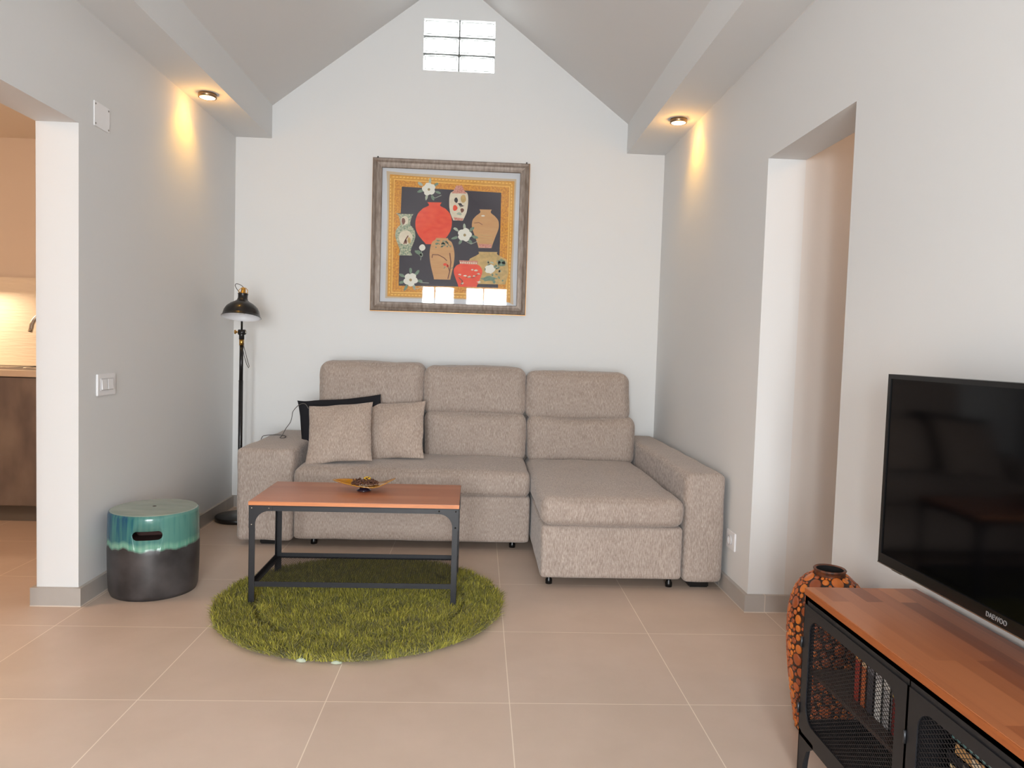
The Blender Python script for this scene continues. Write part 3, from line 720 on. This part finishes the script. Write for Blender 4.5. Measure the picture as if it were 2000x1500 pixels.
def frame_ring(name, x0, x1, z0, z1, prof, m, parent):
    """mitred moulding: prof list of (inward offset, y)"""
    V = []; F = []; k = len(prof)
    for o_, y in prof:
        V += [(x0+o_, y, z0+o_), (x1-o_, y, z0+o_), (x1-o_, y, z1-o_), (x0+o_, y, z1-o_)]
    for i in range(k):
        j = (i+1) % k
        for c in range(4):
            d = (c+1) % 4; F.append((i*4+c, i*4+d, j*4+d, j*4+c))
    b = MB(); b.add(V, F); return b.build(name, m, parent)
x0, x1 = -FW/2, FW/2
frame_ring('frame', x0+.003, x1-.003, .003, FH-.003, [(0,0), (0,-.034), (.006,-.040), (.018,-.036), (.030,-.030), (.046,-.027), (.060,-.026), (fw-.003,-.022), (fw-.003,0)], framem, pic)
frame_ring('gilt_lip', x0, x1, 0, FH, [(0,0), (0,-.020), (.005,-.020), (.005,0)], goldm, pic)
MB().box(x0+fw-.004, x1-fw+.004, -.008, -.004, fw-.004, FH-fw+.004).build('backing_board', mat('pale_blue_backing', (206, 210, 216), .8), pic)
A = {}
def am(k, col, rough=.55, **kw): A[k] = mat('scarf_'+k, col, rough, **kw)
am('beige', (196,176,146)); am('gold_out', (200,138,34), noise=((60,60,60),(216,158,50),.5)); am('gold_in', (190,118,14), noise=((90,90,90),(222,158,36),.25))
am('gold_line', (240,192,90)); am('navy', (30,22,40)); am('red', (226,56,26), noise=((20,20,40),(238,84,44),.4)); am('cream', (214,204,180), noise=((40,40,40),(226,218,196),.4))
am('pink', (186,110,96), noise=((120,120,120),(214,160,140),.3)); am('tan', (196,146,92), noise=((10,10,60),(206,160,106),.5)); am('leaf', (122,146,122), noise=((150,150,150),(86,116,96),.4))
am('leafl', (168,180,160)); am('white', (226,226,214)); am('core', (150,130,80)); am('brown', (112,62,42)); am('mottled', (198,196,166), noise=((90,90,90),(108,134,110),.25)); am('black', (34,28,34)); am('straw', (206,172,108), noise=((50,50,50),(176,150,92),.4))

keys = list(A); mats_ = [A[k] for k in keys]
sb = MB()
def P(pts, k, lay): sb.add([(tp(p)[0], -.0085-.0003*lay, tp(p)[1]) for p in pts][::1], [tuple(range(len(pts)))], keys.index(k))
def vase(cx, prof, k, lay, bow=0):
    m_ = len(prof); pr = []
    for i in range(m_-1):
        (y0, h0), (y1, h1) = prof[i], prof[i+1]; hp = prof[i-1][1] if i else h0; hn = prof[i+2][1] if i+2 < m_ else h1
        for j in range(4):
            t_ = j/4; h = .5*((2*h0)+(-hp+h1)*t_+(2*hp-5*h0+4*h1-hn)*t_*t_+(-hp+3*h0-3*h1+hn)*t_**3); pr.append((y0+(y1-y0)*t_, h))
    pr.append(prof[-1]); ya, yb = prof[0][0], prof[-1][0]
    ax = lambda y: cx + bow*(y-ya)/(yb-ya)
    P([(ax(y)-h, y) for y, h in pr] + [(ax(y)+h, y+.045*h) for y, h in reversed(pr)], k, lay)
def blob(cx, cy, rx, ry, k, lay, n=14, rag=.0, rot=0, lob=0):
    pts = []
    for i in range(n):
        a = 2*PI*i/n; q = 1+rag*random.uniform(-1, 1)+lob*math.cos(5*a)
        x, y = rx*q*math.cos(a), ry*q*math.sin(a); pts.append((cx+x*math.cos(rot)-y*math.sin(rot), cy+x*math.sin(rot)+y*math.cos(rot)))
    P(pts, k, lay)
def stroke(pts, w, k, lay):
    for (a, b_) in zip(pts, pts[1:]):
        d = Vector(b_)-Vector(a); nn = Vector((-d.y, d.x)).normalized()*w/2; d = d.normalized()*w*.2
        P([(a[0]+nn.x-d.x, a[1]+nn.y-d.y), (b_[0]+nn.x+d.x, b_[1]+nn.y+d.y), (b_[0]-nn.x+d.x, b_[1]-nn.y+d.y), (a[0]-nn.x-d.x, a[1]-nn.y-d.y)], k, lay)
random.seed(11)
P([(238,185),(420,205),(700,222),(1000,242),(1200,252),(1362,260),(1348,600),(1338,900),(1330,1100),(1338,1345),(1290,1325),(900,1300),(600,1292),(238,1286),(244,900),(250,600),(246,300)], 'beige', 0)
P([(268,214),(500,232),(900,262),(1346,278),(1334,700),(1312,1100),(1312,1325),(900,1292),(255,1272),(258,800)], 'gold_out', 1)
for (a, b_, nn) in (((285,236),(1325,298),34), ((1322,300),(1300,1290),34), ((275,245),(272,1250),34), ((280,1256),(1290,1290),34)):
    for i in range(nn):
        t_ = (i+.5)/nn; cx, cy = a[0]+(b_[0]-a[0])*t_, a[1]+(b_[1]-a[1])*t_
        hor = abs(b_[0]-a[0]) > 400; blob(cx, cy, 12 if hor else 5, 5 if hor else 12, 'gold_line', 2, 8)
P([(304,256),(900,298),(1308,322),(1298,700),(1282,1262),(900,1252),(290,1240),(296,700)], 'gold_line', 2)
P([(310,263),(900,305),(1301,329),(1291,700),(1275,1255),(900,1244),(297,1232),(303,700)], 'gold_in', 3)
P([(372,322),(800,350),(1232,378),(1222,800),(1206,1200),(860,1188),(352,1180),(360,700)], 'navy', 4)
# vases
vase(657, [(458,62),(470,54),(488,50),(510,95),(550,135),(600,154),(650,157),(700,148),(750,122),(790,88),(822,60)], 'red', 5, -15)
vase(868, [(318,26),(340,38),(362,48),(376,70),(400,79),(440,82),(500,79),(550,70),(590,54),(617,42)], 'cream', 6, -8)
vase(868, [(314,26),(340,38),(362,48),(374,62),(382,60)], 'pink', 7, 0); P([(822,590),(905,600),(898,622),(830,614)], 'pink', 7)
blob(842,440,14,26,'black',8,10,.2); blob(835,510,20,26,'red',8,12,.15); blob(880,480,20,12,'black',8,10,.35,.4); blob(895,530,16,20,'brown',8,10,.2); blob(870,560,22,12,'leafl',7,10,.2); stroke([(862,470),(880,500),(910,490)],5,'black',8); blob(905,430,24,34,'straw',7,12,.1)
vase(404, [(553,80),(562,68),(580,56),(620,46),(655,44),(672,62),(700,80),(740,87),(780,80),(830,62),(870,48),(892,46),(905,56),(918,58)], 'mottled', 5, 4)
blob(408,765,60,62,'cream',6,18,.06); blob(400,618,34,40,'cream',6,12,.1); blob(388,625,16,32,'brown',7,10,.2); stroke([(395,820),(405,790),(430,750)],10,'brown',7); blob(440,790,14,30,'straw',7,10,.2); blob(412,800,10,20,'brown',7); stroke([(345,556),(480,560)],6,'black',7)
vase(1097, [(522,54),(535,46),(552,48),(575,78),(610,108),(650,116),(690,112),(740,94),(790,76),(855,56)], 'tan', 5, -4)
P([(1037,820),(1150,826),(1144,858),(1044,852)], 'pink', 6)
for yy in (742, 762, 782, 800): stroke([(1035, yy), (1090, yy+6), (1160, yy+3)], 4, 'straw', 6)
blob(1075,578,16,6,'white',6); stroke([(1000,640),(1040,636),(1070,655)],5,'brown',6)
vase(1118, [(888,82),(905,78),(925,110),(950,158),(1000,168),(1060,170),(1110,158),(1165,140)], 'straw', 5, 10)
for i in range(26): blob(random.uniform(1090,1270), random.uniform(960,1150), random.uniform(8,22), random.uniform(6,14), random.choice(('leaf','leaf','leafl','mottled')), 6, 8, .35, random.uniform(0,3))
blob(1135,1040,44,40,'white',7,14,.12,0,.1); blob(1130,1120,60,22,'leaf',7,12,.3); blob(1235,985,30,36,'leaf',6,12,.3)
vase(722, [(768,52),(782,56),(800,82),(840,98),(900,107),(960,104),(1020,94),(1080,80),(1126,70)], 'tan', 6, 4)
for i in range(22): blob(random.uniform(650,815), random.choice((random.uniform(790,850), random.uniform(850,1050))) , random.uniform(6,15), random.uniform(4,9), 'leaf', 7, 8, .4, random.uniform(0,3)) if True else None
stroke([(638,940),(642,912),(690,914),(740,940),(765,965)], 7, 'brown', 8); stroke([(775,1120),(790,1060),(800,980),(790,900)], 9, 'brown', 8); stroke([(790,1060),(770,1000)], 6, 'brown', 8)
blob(755,1000,20,10,'red',8,9,.4); blob(770,1012,12,10,'red',8,9,.4)
vase(950, [(964,78),(975,72),(992,72),(1006,100),(1040,122),(1080,118),(1130,100),(1190,78)], 'red', 7, -6)
P([(872,962),(1030,970),(1028,1000),(878,992)], 'pink', 8)
for i in range(8): blob(885+i*19, 982+i*.8, 6, 8, 'cream', 9, 8)
for cx, cy in ((880,1085),(920,1095),(960,1105),(1000,1098),(985,1045),(1015,1050),(900,1160),(1040,1150),(1040,1080)): blob(cx, cy, 14, 7, 'cream', 9, 9, .4)
stroke([(870,1110),(900,1140),(890,1170)], 8, 'brown', 9); stroke([(930,1108),(990,1112),(1040,1080)], 4, 'brown', 9)
def flower(cx, cy, r, s):
    random.seed(s)
    for i in range(7):
        a = i*2*PI/7+.4*random.random(); d = r*random.uniform(1.15, 1.5)
        blob(cx+d*math.cos(a), cy+d*math.sin(a)*.9, r*.46, r*.2, random.choice(('leaf','leafl','leaf')), 5+5, 8, .2, a)
    stroke([(cx+r*.3,cy+r),(cx+r*.9,cy+r*1.3),(cx+r*1.8,cy+r*.9)], 4, 'leafl', 10)
    for i in range(5):
        a = i*2*PI/5+s; blob(cx+r*.5*math.cos(a), cy+r*.5*math.sin(a), r*.52, r*.46, 'white', 11+i % 3, 12, .08)
    blob(cx, cy+3, r*.2, r*.2, 'core', 14, 8)
flower(607, 345, 60, 2); flower(918, 742, 62, 5); flower(455, 1128, 62, 9)
blob(553,852,27,28,'white',11,12,.05); blob(520,895,36,18,'leaf',10,10,.3,.6); blob(545,915,16,16,'leafl',10,9,.3); stroke([(548,880),(540,960)], 4, 'leafl', 10)
stroke([(540,1153),(612,1157)], 4, 'leafl', 6)
sb.build('scarf', mats_, pic, fix=False)
def glass_mat():
    m = bpy.data.materials.new('picture_glass'); m.use_nodes = True; nt = m.node_tree; L = nt.links.new
    out = nt.nodes['Material Output']; nt.nodes.remove(nt.nodes['Principled BSDF'])
    tr = nt.nodes.new('ShaderNodeBsdfTransparent'); gl = nt.nodes.new('ShaderNodeBsdfGlossy'); gl.inputs['Roughness'].default_value = .02
    mx = nt.nodes.new('ShaderNodeMixShader'); mx.inputs[0].default_value = .034
    L(tr.outputs[0], mx.inputs[1]); L(gl.outputs[0], mx.inputs[2]); L(mx.outputs[0], out.inputs['Surface']); return m
MB().box(x0+fw-.006, x1-fw+.006, -.0195, -.0175, fw-.006, FH-fw+.006).build('glass', glass_mat(), pic)
for x in (-.505, .515):
    MB().prism([(x-.008, FH-.004), (x+.008, FH-.004), (x+.003, FH+.010), (x-.003, FH+.010)], 'y', -.018, -.012).build('hanger_tip', black, pic)

# ------------------------------------------------------------------ wall television
TVX, TY_a, TY_b, TZ0, TZ1 = 1.098, 1.905, 1.028, .622, 1.131
tv = thing('television', 'black flat-screen television on the right wall above the media bench', 'television', (TVX, (TY_a+TY_b)/2, TZ0))
hw = (TY_a-TY_b)/2; hh = TZ1-TZ0
scr = mat('tv_screen', (4, 4, 6), .08, spec=.22); bez = mat('tv_bezel', (14, 14, 15), .25)
MB().box(.008, .045, -hw, hw, 0, hh).build('body', bez, tv, bevel=.003)
MB().box(.045, .075, -hw*.75, hw*.75, .05, hh*.8).build('rear_housing', blackp, tv, bevel=.006)
frame = MB(); bz = .012
frame.box(0, .01, -hw, hw, hh-bz, hh).box(0, .01, -hw, hw, 0, .026).box(0, .01, -hw, -hw+bz, .026, hh-bz).box(0, .01, hw-bz, hw, .026, hh-bz)
frame.build('bezel', bez, tv, fix=False)
MB().box(.003, .008, -hw+bz, hw-bz, .026, hh-bz).build('screen', scr, tv)
MB().box(-.0015, .001, -hw, hw, -.0025, .0).build('lower_trim', steel, tv)
MB().box(.004, .03, hw-.10, hw-.055, -.008, .0).build('infrared_window', blackp, tv, bevel=.002)
MB().box(.075, XR-TVX, -.11, .11, .14, .36).build('wall_bracket', black, tv, bevel=.004)
fc = bpy.data.curves.new('t', 'FONT'); fc.body = 'DAEWOO'; fc.size = .0165; fc.extrude = .0004; fc.align_x = 'CENTER'; fc.space_character = 1.05
to = bpy.data.objects.new('t', fc); C.objects.link(to); bpy.context.view_layer.update()
me = bpy.data.meshes.new_from_object(to.evaluated_get(bpy.context.evaluated_depsgraph_get())); bpy.data.objects.remove(to)
me.materials.clear(); me.materials.append(mat('logo_silver', (190, 190, 192), .35, metal=.6))
lg = bpy.data.objects.new('brand_lettering', me); C.objects.link(lg); lg.parent = tv
lg.matrix_local = Matrix(((0,0,-1,-.0008), (-1,0,0,-.016), (0,1,0,.0075), (0,0,0,1))) @ Matrix.Diagonal((.80, .95, 1, 1))

# ------------------------------------------------------------------ media bench
BX0, BX1, BY1, BL = .915, 1.228, 1.930, 1.46
ben = thing('media_bench', 'black metal media bench with mesh doors and wooden top, under the television', 'cabinet', ((BX0+BX1)/2, BY1-BL/2, 0))
hx, hy = (BX1-BX0)/2, BL/2
MB().box(-hx-.003, hx, -hy-.003, hy+.003, .517, .537).build('top', wood_bench, ben, bevel=.0015)
MB().box(-hx-.0036, -hx-.0028, -hy, hy, .5185, .5355).build('edge_band', wood_edge2, ben)
cs = MB()
cs.box(-hx, hx, -hy, hy, .505, .517).box(-hx+.002, hx, -hy, hy, .125, .137)
cs.box(-hx, -hx+.004, -hy, hy, .486, .517).box(-hx, -hx+.004, -hy, hy, .125, .150)
# far and near end frames
for e in (-1, 1):
    ya, yb = (hy-.004, hy) if e > 0 else (-hy, -hy+.004)
    cs.box(-hx, -hx+.028, ya, yb, .142, .505).box(hx-.028, hx, ya, yb, .142, .505).box(-hx, hx, ya, yb, .478, .505).box(-hx, hx, ya, yb, .137, .165)
    y = e*(hy-.002); cs.box(-hx, -hx+.004, min(y, y-e*.012), max(y, y-e*.012), .137, .505)
cs.box(-hx, hx, -.243, -.239, .137, .505).box(-hx, hx, .239, .243, .137, .505)
cs.box(hx-.004, hx, -hy, hy, .478, .505).box(hx-.004, hx, -hy, hy, .137, .165)
cs.build('carcass', black, ben, fix=False)
for e in (-1, 1):
    for s_ in (-1, 1):
        b = MB(); x = s_*hx; y = e*hy
        g = [(0, .005), (.012, 0), (.026, 0), (.030, .05), (.036, .09), (.060, .125), (.060, .137), (0, .137)]
        b.prism([(x-s_*p[0], p[1]) for p in g], 'y', min(y, y-e*.004), max(y, y-e*.004))
        g = [(0, .005), (.012, 0), (.028, 0), (.034, .06), (.050, .10), (.085, .125), (.085, .137), (0, .137)]
        b.prism([(y-e*p[0], p[1]) for p in g], 'x', min(x, x-s_*.004), max(x, x-s_*.004))
        b.build('leg', black, ben)
b = MB(); mesh_sheet(b, rrect(-hx+.026, hx-.026, .163, .480, .002, 1), .018, .010, .0014, 'y', hy-.003, .0008); b.build('end_mesh', black, ben, fix=False)
b = MB(); mesh_sheet(b, rrect(-hy+.01, hy-.01, .163, .480, .002, 1), .020, .0115, .0014, 'x', hx-.003, .0008); b.build('back_mesh', black, ben, fix=False)
hingem = mat('dark_hinge', (70,72,76), .35, metal=.8)
shm = mat('brown_shelf', (74, 58, 52), .6)
MB().box(-hx+.02, hx-.006, -hy+.006, hy-.006, .300, .310).build('inner_shelf', shm, ben)
def plate_with_hole(b, outer, hole, axis, a, c):
    """flat ring between rectangle outer (x0,x1,z0,z1) and convex hole polygon"""
    x0_, x1_, z0_, z1_ = outer; V = []; F = []; n_ = len(hole); cx = (x0_+x1_)/2; cz = (z0_+z1_)/2
    def proj(p):
        dx, dz = p[0]-cx, p[1]-cz; t_ = min(((x1_-cx)/abs(dx) if dx else 1e9), ((z1_-cz)/abs(dz) if dz else 1e9)); return (cx+dx*t_, cz+dz*t_)
    ring = []
    for i, p in enumerate(hole):
        ring.append((p, proj(p)))
        q = hole[(i+1) % n_]; pp, qq = proj(p), proj(q)
        for cor in ((x0_,z0_), (x1_,z0_), (x1_,z1_), (x0_,z1_)):
            if (abs(pp[0]-cor[0]) < 1e-6) != (abs(qq[0]-cor[0]) < 1e-6) and (abs(pp[1]-cor[1]) < 1e-6 or abs(qq[1]-cor[1]) < 1e-6) and math.hypot(pp[0]-cor[0], pp[1]-cor[1]) < .2 and math.hypot(qq[0]-cor[0], qq[1]-cor[1]) < .2:
                m_ = ((p[0]+q[0])/2, (p[1]+q[1])/2); ring.append((m_, cor)); break
    n_ = len(ring)
    def p3(p, t_): return {'x': (t_, p[0], p[1]), 'y': (p[0], t_, p[1])}[axis]
    for t_ in (a, c):
        V += [p3(h, t_) for h, _ in ring] + [p3(o_, t_) for _, o_ in ring]
    for i in range(n_):
        j = (i+1) % n_
        F += [(i, j, n_+j, n_+i), (2*n_+i, 3*n_+i, 3*n_+j, 2*n_+j), (i, 2*n_+i, 2*n_+j, j), (n_+i, n_+j, 3*n_+j, 3*n_+i)]
    b.add(V, F)
for (ya, yb) in ((hy-.004, hy-.487), (hy-.491, hy-.974), (hy-.978, -hy+.004)):
    y0_, y1_ = yb, ya
    hole = rrect(y0_+.040, y1_-.034, .178, .466, .045, 8)
    b = MB(); plate_with_hole(b, (y0_, y1_, .145, .493), hole, 'x', -hx-.0035, -hx-.0005)
    # folded door edges
    b.box(-hx-.0035, -hx+.012, y0_, y0_+.002, .145, .493).box(-hx-.0035, -hx+.012, y1_-.002, y1_, .145, .493)
    d = b.build('door', black, ben)
    b = MB(); mesh_sheet(b, [(p[0], p[1]) for p in rrect(y0_+.036, y1_-.030, .174, .470, .045, 8)], .017, .0095, .0015, 'x', -hx+.001, .0008); b.build('door_mesh', black, d, fix=False)
    for z in (.385, .200):
        MB().tube([(-hx-.006, y1_+.001, z-.014), (-hx-.006, y1_+.001, z+.014)], .0032, 10).build('hinge', hingem, d)

# books and boxes on the inner shelf
def book(label, col, col2, x, y, z, w, h, d, lie=False, tilt=0):
    """w = thickness, h = height, d = depth"""
    t_ = thing('book', label, 'book', (x, y, z), group='books inside the media bench')
    c = mat('book_cover', col, .5); c.name = 'book_cover_'+str(len(bpy.data.materials)); pg = MATS.get('page') or mat('page', (226, 220, 204), .8)
    b = MB()
    if not lie:
        b.box(0, d, -w/2, -w/2+.002, 0, h).box(0, d, w/2-.002, w/2, 0, h).box(0, .0025, -w/2, w/2, 0, h)
        p = MB().box(.003, d-.004, -w/2+.002, w/2-.002, .003, h-.003); band = MB().box(-.0006, 0, -w/2+.001, w/2-.001, h*.62, h*.8)
    else:
        b.box(0, d, -h/2, h/2, 0, .002).box(0, d, -h/2, h/2, w-.002, w).box(0, .0025, -h/2, h/2, 0, w)
        p = MB().box(.003, d-.004, -h/2+.003, h/2-.003, .002, w-.002); band = MB().box(-.0006, 0, -h/2+.02, h/2-.05, w*.25, w*.75)
    b.build('cover', c, t_, fix=False); p.build('pages', pg, t_)
    c2 = mat('book_band_c', col2, .5); c2.name = 'book_band_'+str(len(bpy.data.materials)); band.build('title_band', c2, t_)
    if tilt: t_.rotation_euler = (tilt, 0, 0)
    return t_
bxk = BX0+.055; zs = .3105
book('upright red book behind the first mesh door, furthest from the camera', (176,52,36), (226,150,80), bxk, 1.745, zs, .026, .168, .12)
book('upright orange book behind the first mesh door, beside the red book', (214,108,52), (235,200,160), bxk, 1.715, zs, .022, .160, .12)
book('upright charcoal book behind the first mesh door, between orange and white books', (66,66,76), (120,120,130), bxk, 1.684, zs, .030, .156, .12)
book('upright white book behind the first mesh door', (232,232,230), (190,190,195), bxk, 1.648, zs, .030, .150, .12)
book('upright pale grey book behind the first mesh door, beside the white book', (190,192,196), (232,232,232), bxk, 1.613, zs, .028, .146, .12)
book('upright dark red book behind the first mesh door, nearest the second door', (140,30,34), (200,170,70), bxk, 1.578, zs, .024, .140, .12)
book('upright yellow book behind the first mesh door, next to the dark red one', (212,172,60), (120,60,40), bxk, 1.548, zs, .020, .136, .12)
zz = zs
for i, (lb, c1, c2, w) in enumerate((('flat dark red book at the bottom of the pile behind the second mesh door', (136,28,34), (200,160,90), .028), ('flat cream book on the dark red book behind second mesh door', (222,196,150), (160,110,60), .026),
        ('flat black book, third in the pile behind the second mesh door', (40,38,42), (120,110,100), .022), ('flat tan book, fourth in the pile behind the second mesh door', (214,166,110), (240,220,190), .026),
        ('flat teal book near the top of the pile behind the second mesh door', (104,152,150), (220,230,225), .024), ('flat orange book on top of the pile behind the second mesh door', (216,112,56), (240,210,160), .020))):
    book(lb, c1, c2, bxk, 1.27+.012*((i*7) % 3), zz, w, .20, .14, lie=True); zz += w+.0005

# ------------------------------------------------------------------ mosaic floor vase
VB = (1.108, 2.185, 0)
prof = [(.0, .0), (.070, 0), (.078, .006), (.085, .05), (.100, .14), (.1115, .24), (.1150, .31), (.1135, .37), (.105, .42), (.087, .462), (.062, .487), (.046, .494)]
vsm = mat('dark_resin', (44, 24, 18), .35, coat=.3); dsc = None
def disc_mat():
    m = bpy.data.materials.new('orange_wood_disc'); m.use_nodes = True; nt = m.node_tree; b = nt.nodes['Principled BSDF']; L = nt.links.new
    g = nt.nodes.new('ShaderNodeNewGeometry'); r = nt.nodes.new('ShaderNodeValToRGB'); e = r.color_ramp.elements
    e[0].color = lin((142,66,26)); e[1].color = lin((224,124,34)); q = e.new(.5); q.color = lin((184,90,34))
    L(g.outputs['Random Per Island'], r.inputs[0]); L(r.outputs[0], b.inputs['Base Color']); b.inputs['Roughness'].default_value = .35; b.inputs['Coat Weight'].default_value = .3; return m
va = thing('floor_vase', 'tall brown floor vase covered in orange discs, behind the end of media bench', 'vase', VB)
pp = smooth([(p[0], 0, p[1]) for p in prof], 4); pr2 = [(max(0, p.x), p.z) for p in pp]
MB().lathe(pr2, 64).build('body', vsm, va)
MB().lathe([(.046, .492), (.044, .498), (.046, .506), (.049, .512), (.046, .515), (.040, .512)], 40).build('rim', [mat('vase_rim', (120, 64, 34), .4, noise=((60,60,60), (60,34,24), .3))], va)
MB().lathe([(.040, .512), (.036, .50), (.036, .40), (0, .39)], 40).build('interior', mat('painted_hollow_shade', (10, 8, 8), .9), va)  # near-black colour stands in for the shade inside the neck
def surf(s):
    acc = 0
    for (r0, z0_), (r1, z1_) in zip(pr2, pr2[1:]):
        d = math.hypot(r1-r0, z1_-z0_)
        if acc+d >= s: t_ = (s-acc)/d; return r0+(r1-r0)*t_, z0_+(z1_-z0_)*t_, ((z1_-z0_)/d, -(r1-r0)/d)
        acc += d
    return pr2[-1][0], pr2[-1][1], (0, 1)
tot = sum(math.hypot(a[0]-c[0], a[1]-c[1]) for a, c in zip(pr2, pr2[1:]))
discs = []; random.seed(21); b = MB()
for R_, tries in ((.019, 160), (.0145, 500), (.0105, 2600), (.0078, 6000), (.0056, 9000), (.004, 9000)):
    for _ in range(tries):
        s_ = random.uniform(.08+R_, tot-R_*.9); th = random.uniform(0, 2*PI); r0, z0_, nr = surf(s_)
        p = Vector((r0*math.cos(th), r0*math.sin(th), z0_))
        if all((p-q).length > R_+rq+.0006 for q, rq in discs if abs(q.z-p.z) < .045):
            if R_ > .018 and sum(1 for q, rq in discs if rq > .018) > 26: break
            discs.append((p, R_))
            nrm = Vector((nr[0]*math.cos(th), nr[0]*math.sin(th), nr[1])); tz = Vector((-math.sin(th), math.cos(th), 0)); tb = nrm.cross(tz)
            el = random.uniform(.82, 1.0); nn = 12; vs = []
            for rr, hh_ in ((1, .0), (1, .0018), (.8, .0034)):
                for k_ in range(nn):
                    a = 2*PI*k_/nn; q = p + tz*(R_*rr*el*math.cos(a)) + tb*(R_*rr*math.sin(a))
                    # follow the curvature
                    q += nrm*(hh_ - (R_*rr*math.cos(a))**2/(2*max(r0, .04)))
                    vs.append(q)
            fs = [(i*nn+k_, i*nn+(k_+1) % nn, (i+1)*nn+(k_+1) % nn, (i+1)*nn+k_) for i in range(2) for k_ in range(nn)] + [tuple(range(2*nn, 3*nn))]
            b.add(vs, fs, 0, True)
o = b.build('disc_mosaic', disc_mat(), va, fix=False)

# ------------------------------------------------------------------ kitchen units seen through the opening
kc = thing('kitchen_cabinet', 'brown stone-effect kitchen base cabinet under the pale worktop', 'cabinet', (-2.9, 4.84, 0))
cabm = mat('brown_stone_laminate', (112, 103, 102), .5, noise=((6,6,3), (146,136,130), .35))
MB().box(-1.3, 1.02, -.28, .29, .1, .895).build('body', cabm, kc)
for i in range(4):
    a = -1.3+.58*i; MB().box(a+.0015, a+.5785, -.30, -.28, .105, .892).build('door', cabm, kc, bevel=.001)
MB().box(-1.3, 1.02, -.255, .29, 0, .1).build('plinth', mat('grey_plinth', (120, 116, 112), .4), kc)
tag(MB().box(-4.2, -1.88, 4.53, 5.13, .897, .936).build('worktop', mat('cream_worktop', (222, 208, 190), .3), bevel=.003), 'pale cream kitchen worktop seen through the left opening', 'worktop')
sk = thing('kitchen_sink', 'stainless steel sink with ribbed drainer on the kitchen worktop', 'sink', (-2.92, 4.80, .936))
MB().box(-.45, .45, -.17, .17, 0, .004).box(-.45, .45, -.17, -.155, .004, .012).box(-.45, .45, .155, .17, .004, .012).build('rim', steel, sk)
b = MB()
for i in range(14): b.box(-.43+i*.03, -.415+i*.03, -.14, .14, .004, .008+.0003*i)
b.build('drainer', steel, sk, fix=False)
MB().lathe([(0,.005), (.03,.005), (.03,.009), (.012,.012), (0,.012)], 20, (.05, -.05, 0)).build('drain', steel, sk)
tp_ = thing('kitchen_tap', 'chrome swan-neck tap over the kitchen sink, cut off by the white pillar', 'tap', (-2.70, 5.04, .936))
MB().lathe([(0,0), (.026,0), (.026,.008), (.018,.016), (.018,.06), (0,.06)], 24).build('base', steel, tp_)
pth = [(0,0,.05), (0,0,.26)] + [(-.125*(1-math.cos(a))/1, -.06*(1-math.cos(a))/1, .26+.118*math.sin(a)) for a in [PI*i/14 for i in range(1, 15)]] + [(-.256, -.122, .235)]
MB().tube(pth, .014, 14).build('spout', steel, tp_)
MB().tube([(.018,0,.04), (.055,0,.055)], .006, 10).build('lever', steel, tp_)
# lamps of the kitchen and the hallway (warm)
area('kitchen_strip_light', (-3.45, 4.95, 1.50), (math.radians(-18), 0, 0), .5, .05, 6.5, (1, .74, .48))
def ceil_lamp(x, y, z, e, label, col=(1, .62, .33)):
    t_ = thing('ceiling_lamp', label, 'light', (x, y, z))
    MB().lathe([(0, 0), (.11, 0), (.11, -.02), (.10, -.025)], 40).build('housing', whitep, t_)
    MB().lathe([(.10, -.024), (.08, -.035), (0, -.04)], 40).build('diffuser', diffm, t_)
    l = bpy.data.lights.new('lamp', 'POINT'); l.energy = e; l.color = col; l.shadow_soft_size = .10
    o = bpy.data.objects.new('lamp_bulb', l); o.location = (0, 0, -.14); o.parent = t_; C.objects.link(o)
ceil_lamp(-3.1, 2.9, 2.48, 34, 'round flush lamp on the kitchen ceiling', (1, .66, .44))
ceil_lamp(2.15, 2.3, 2.50, 7, 'round flush lamp on the hallway ceiling', (1, .62, .40))
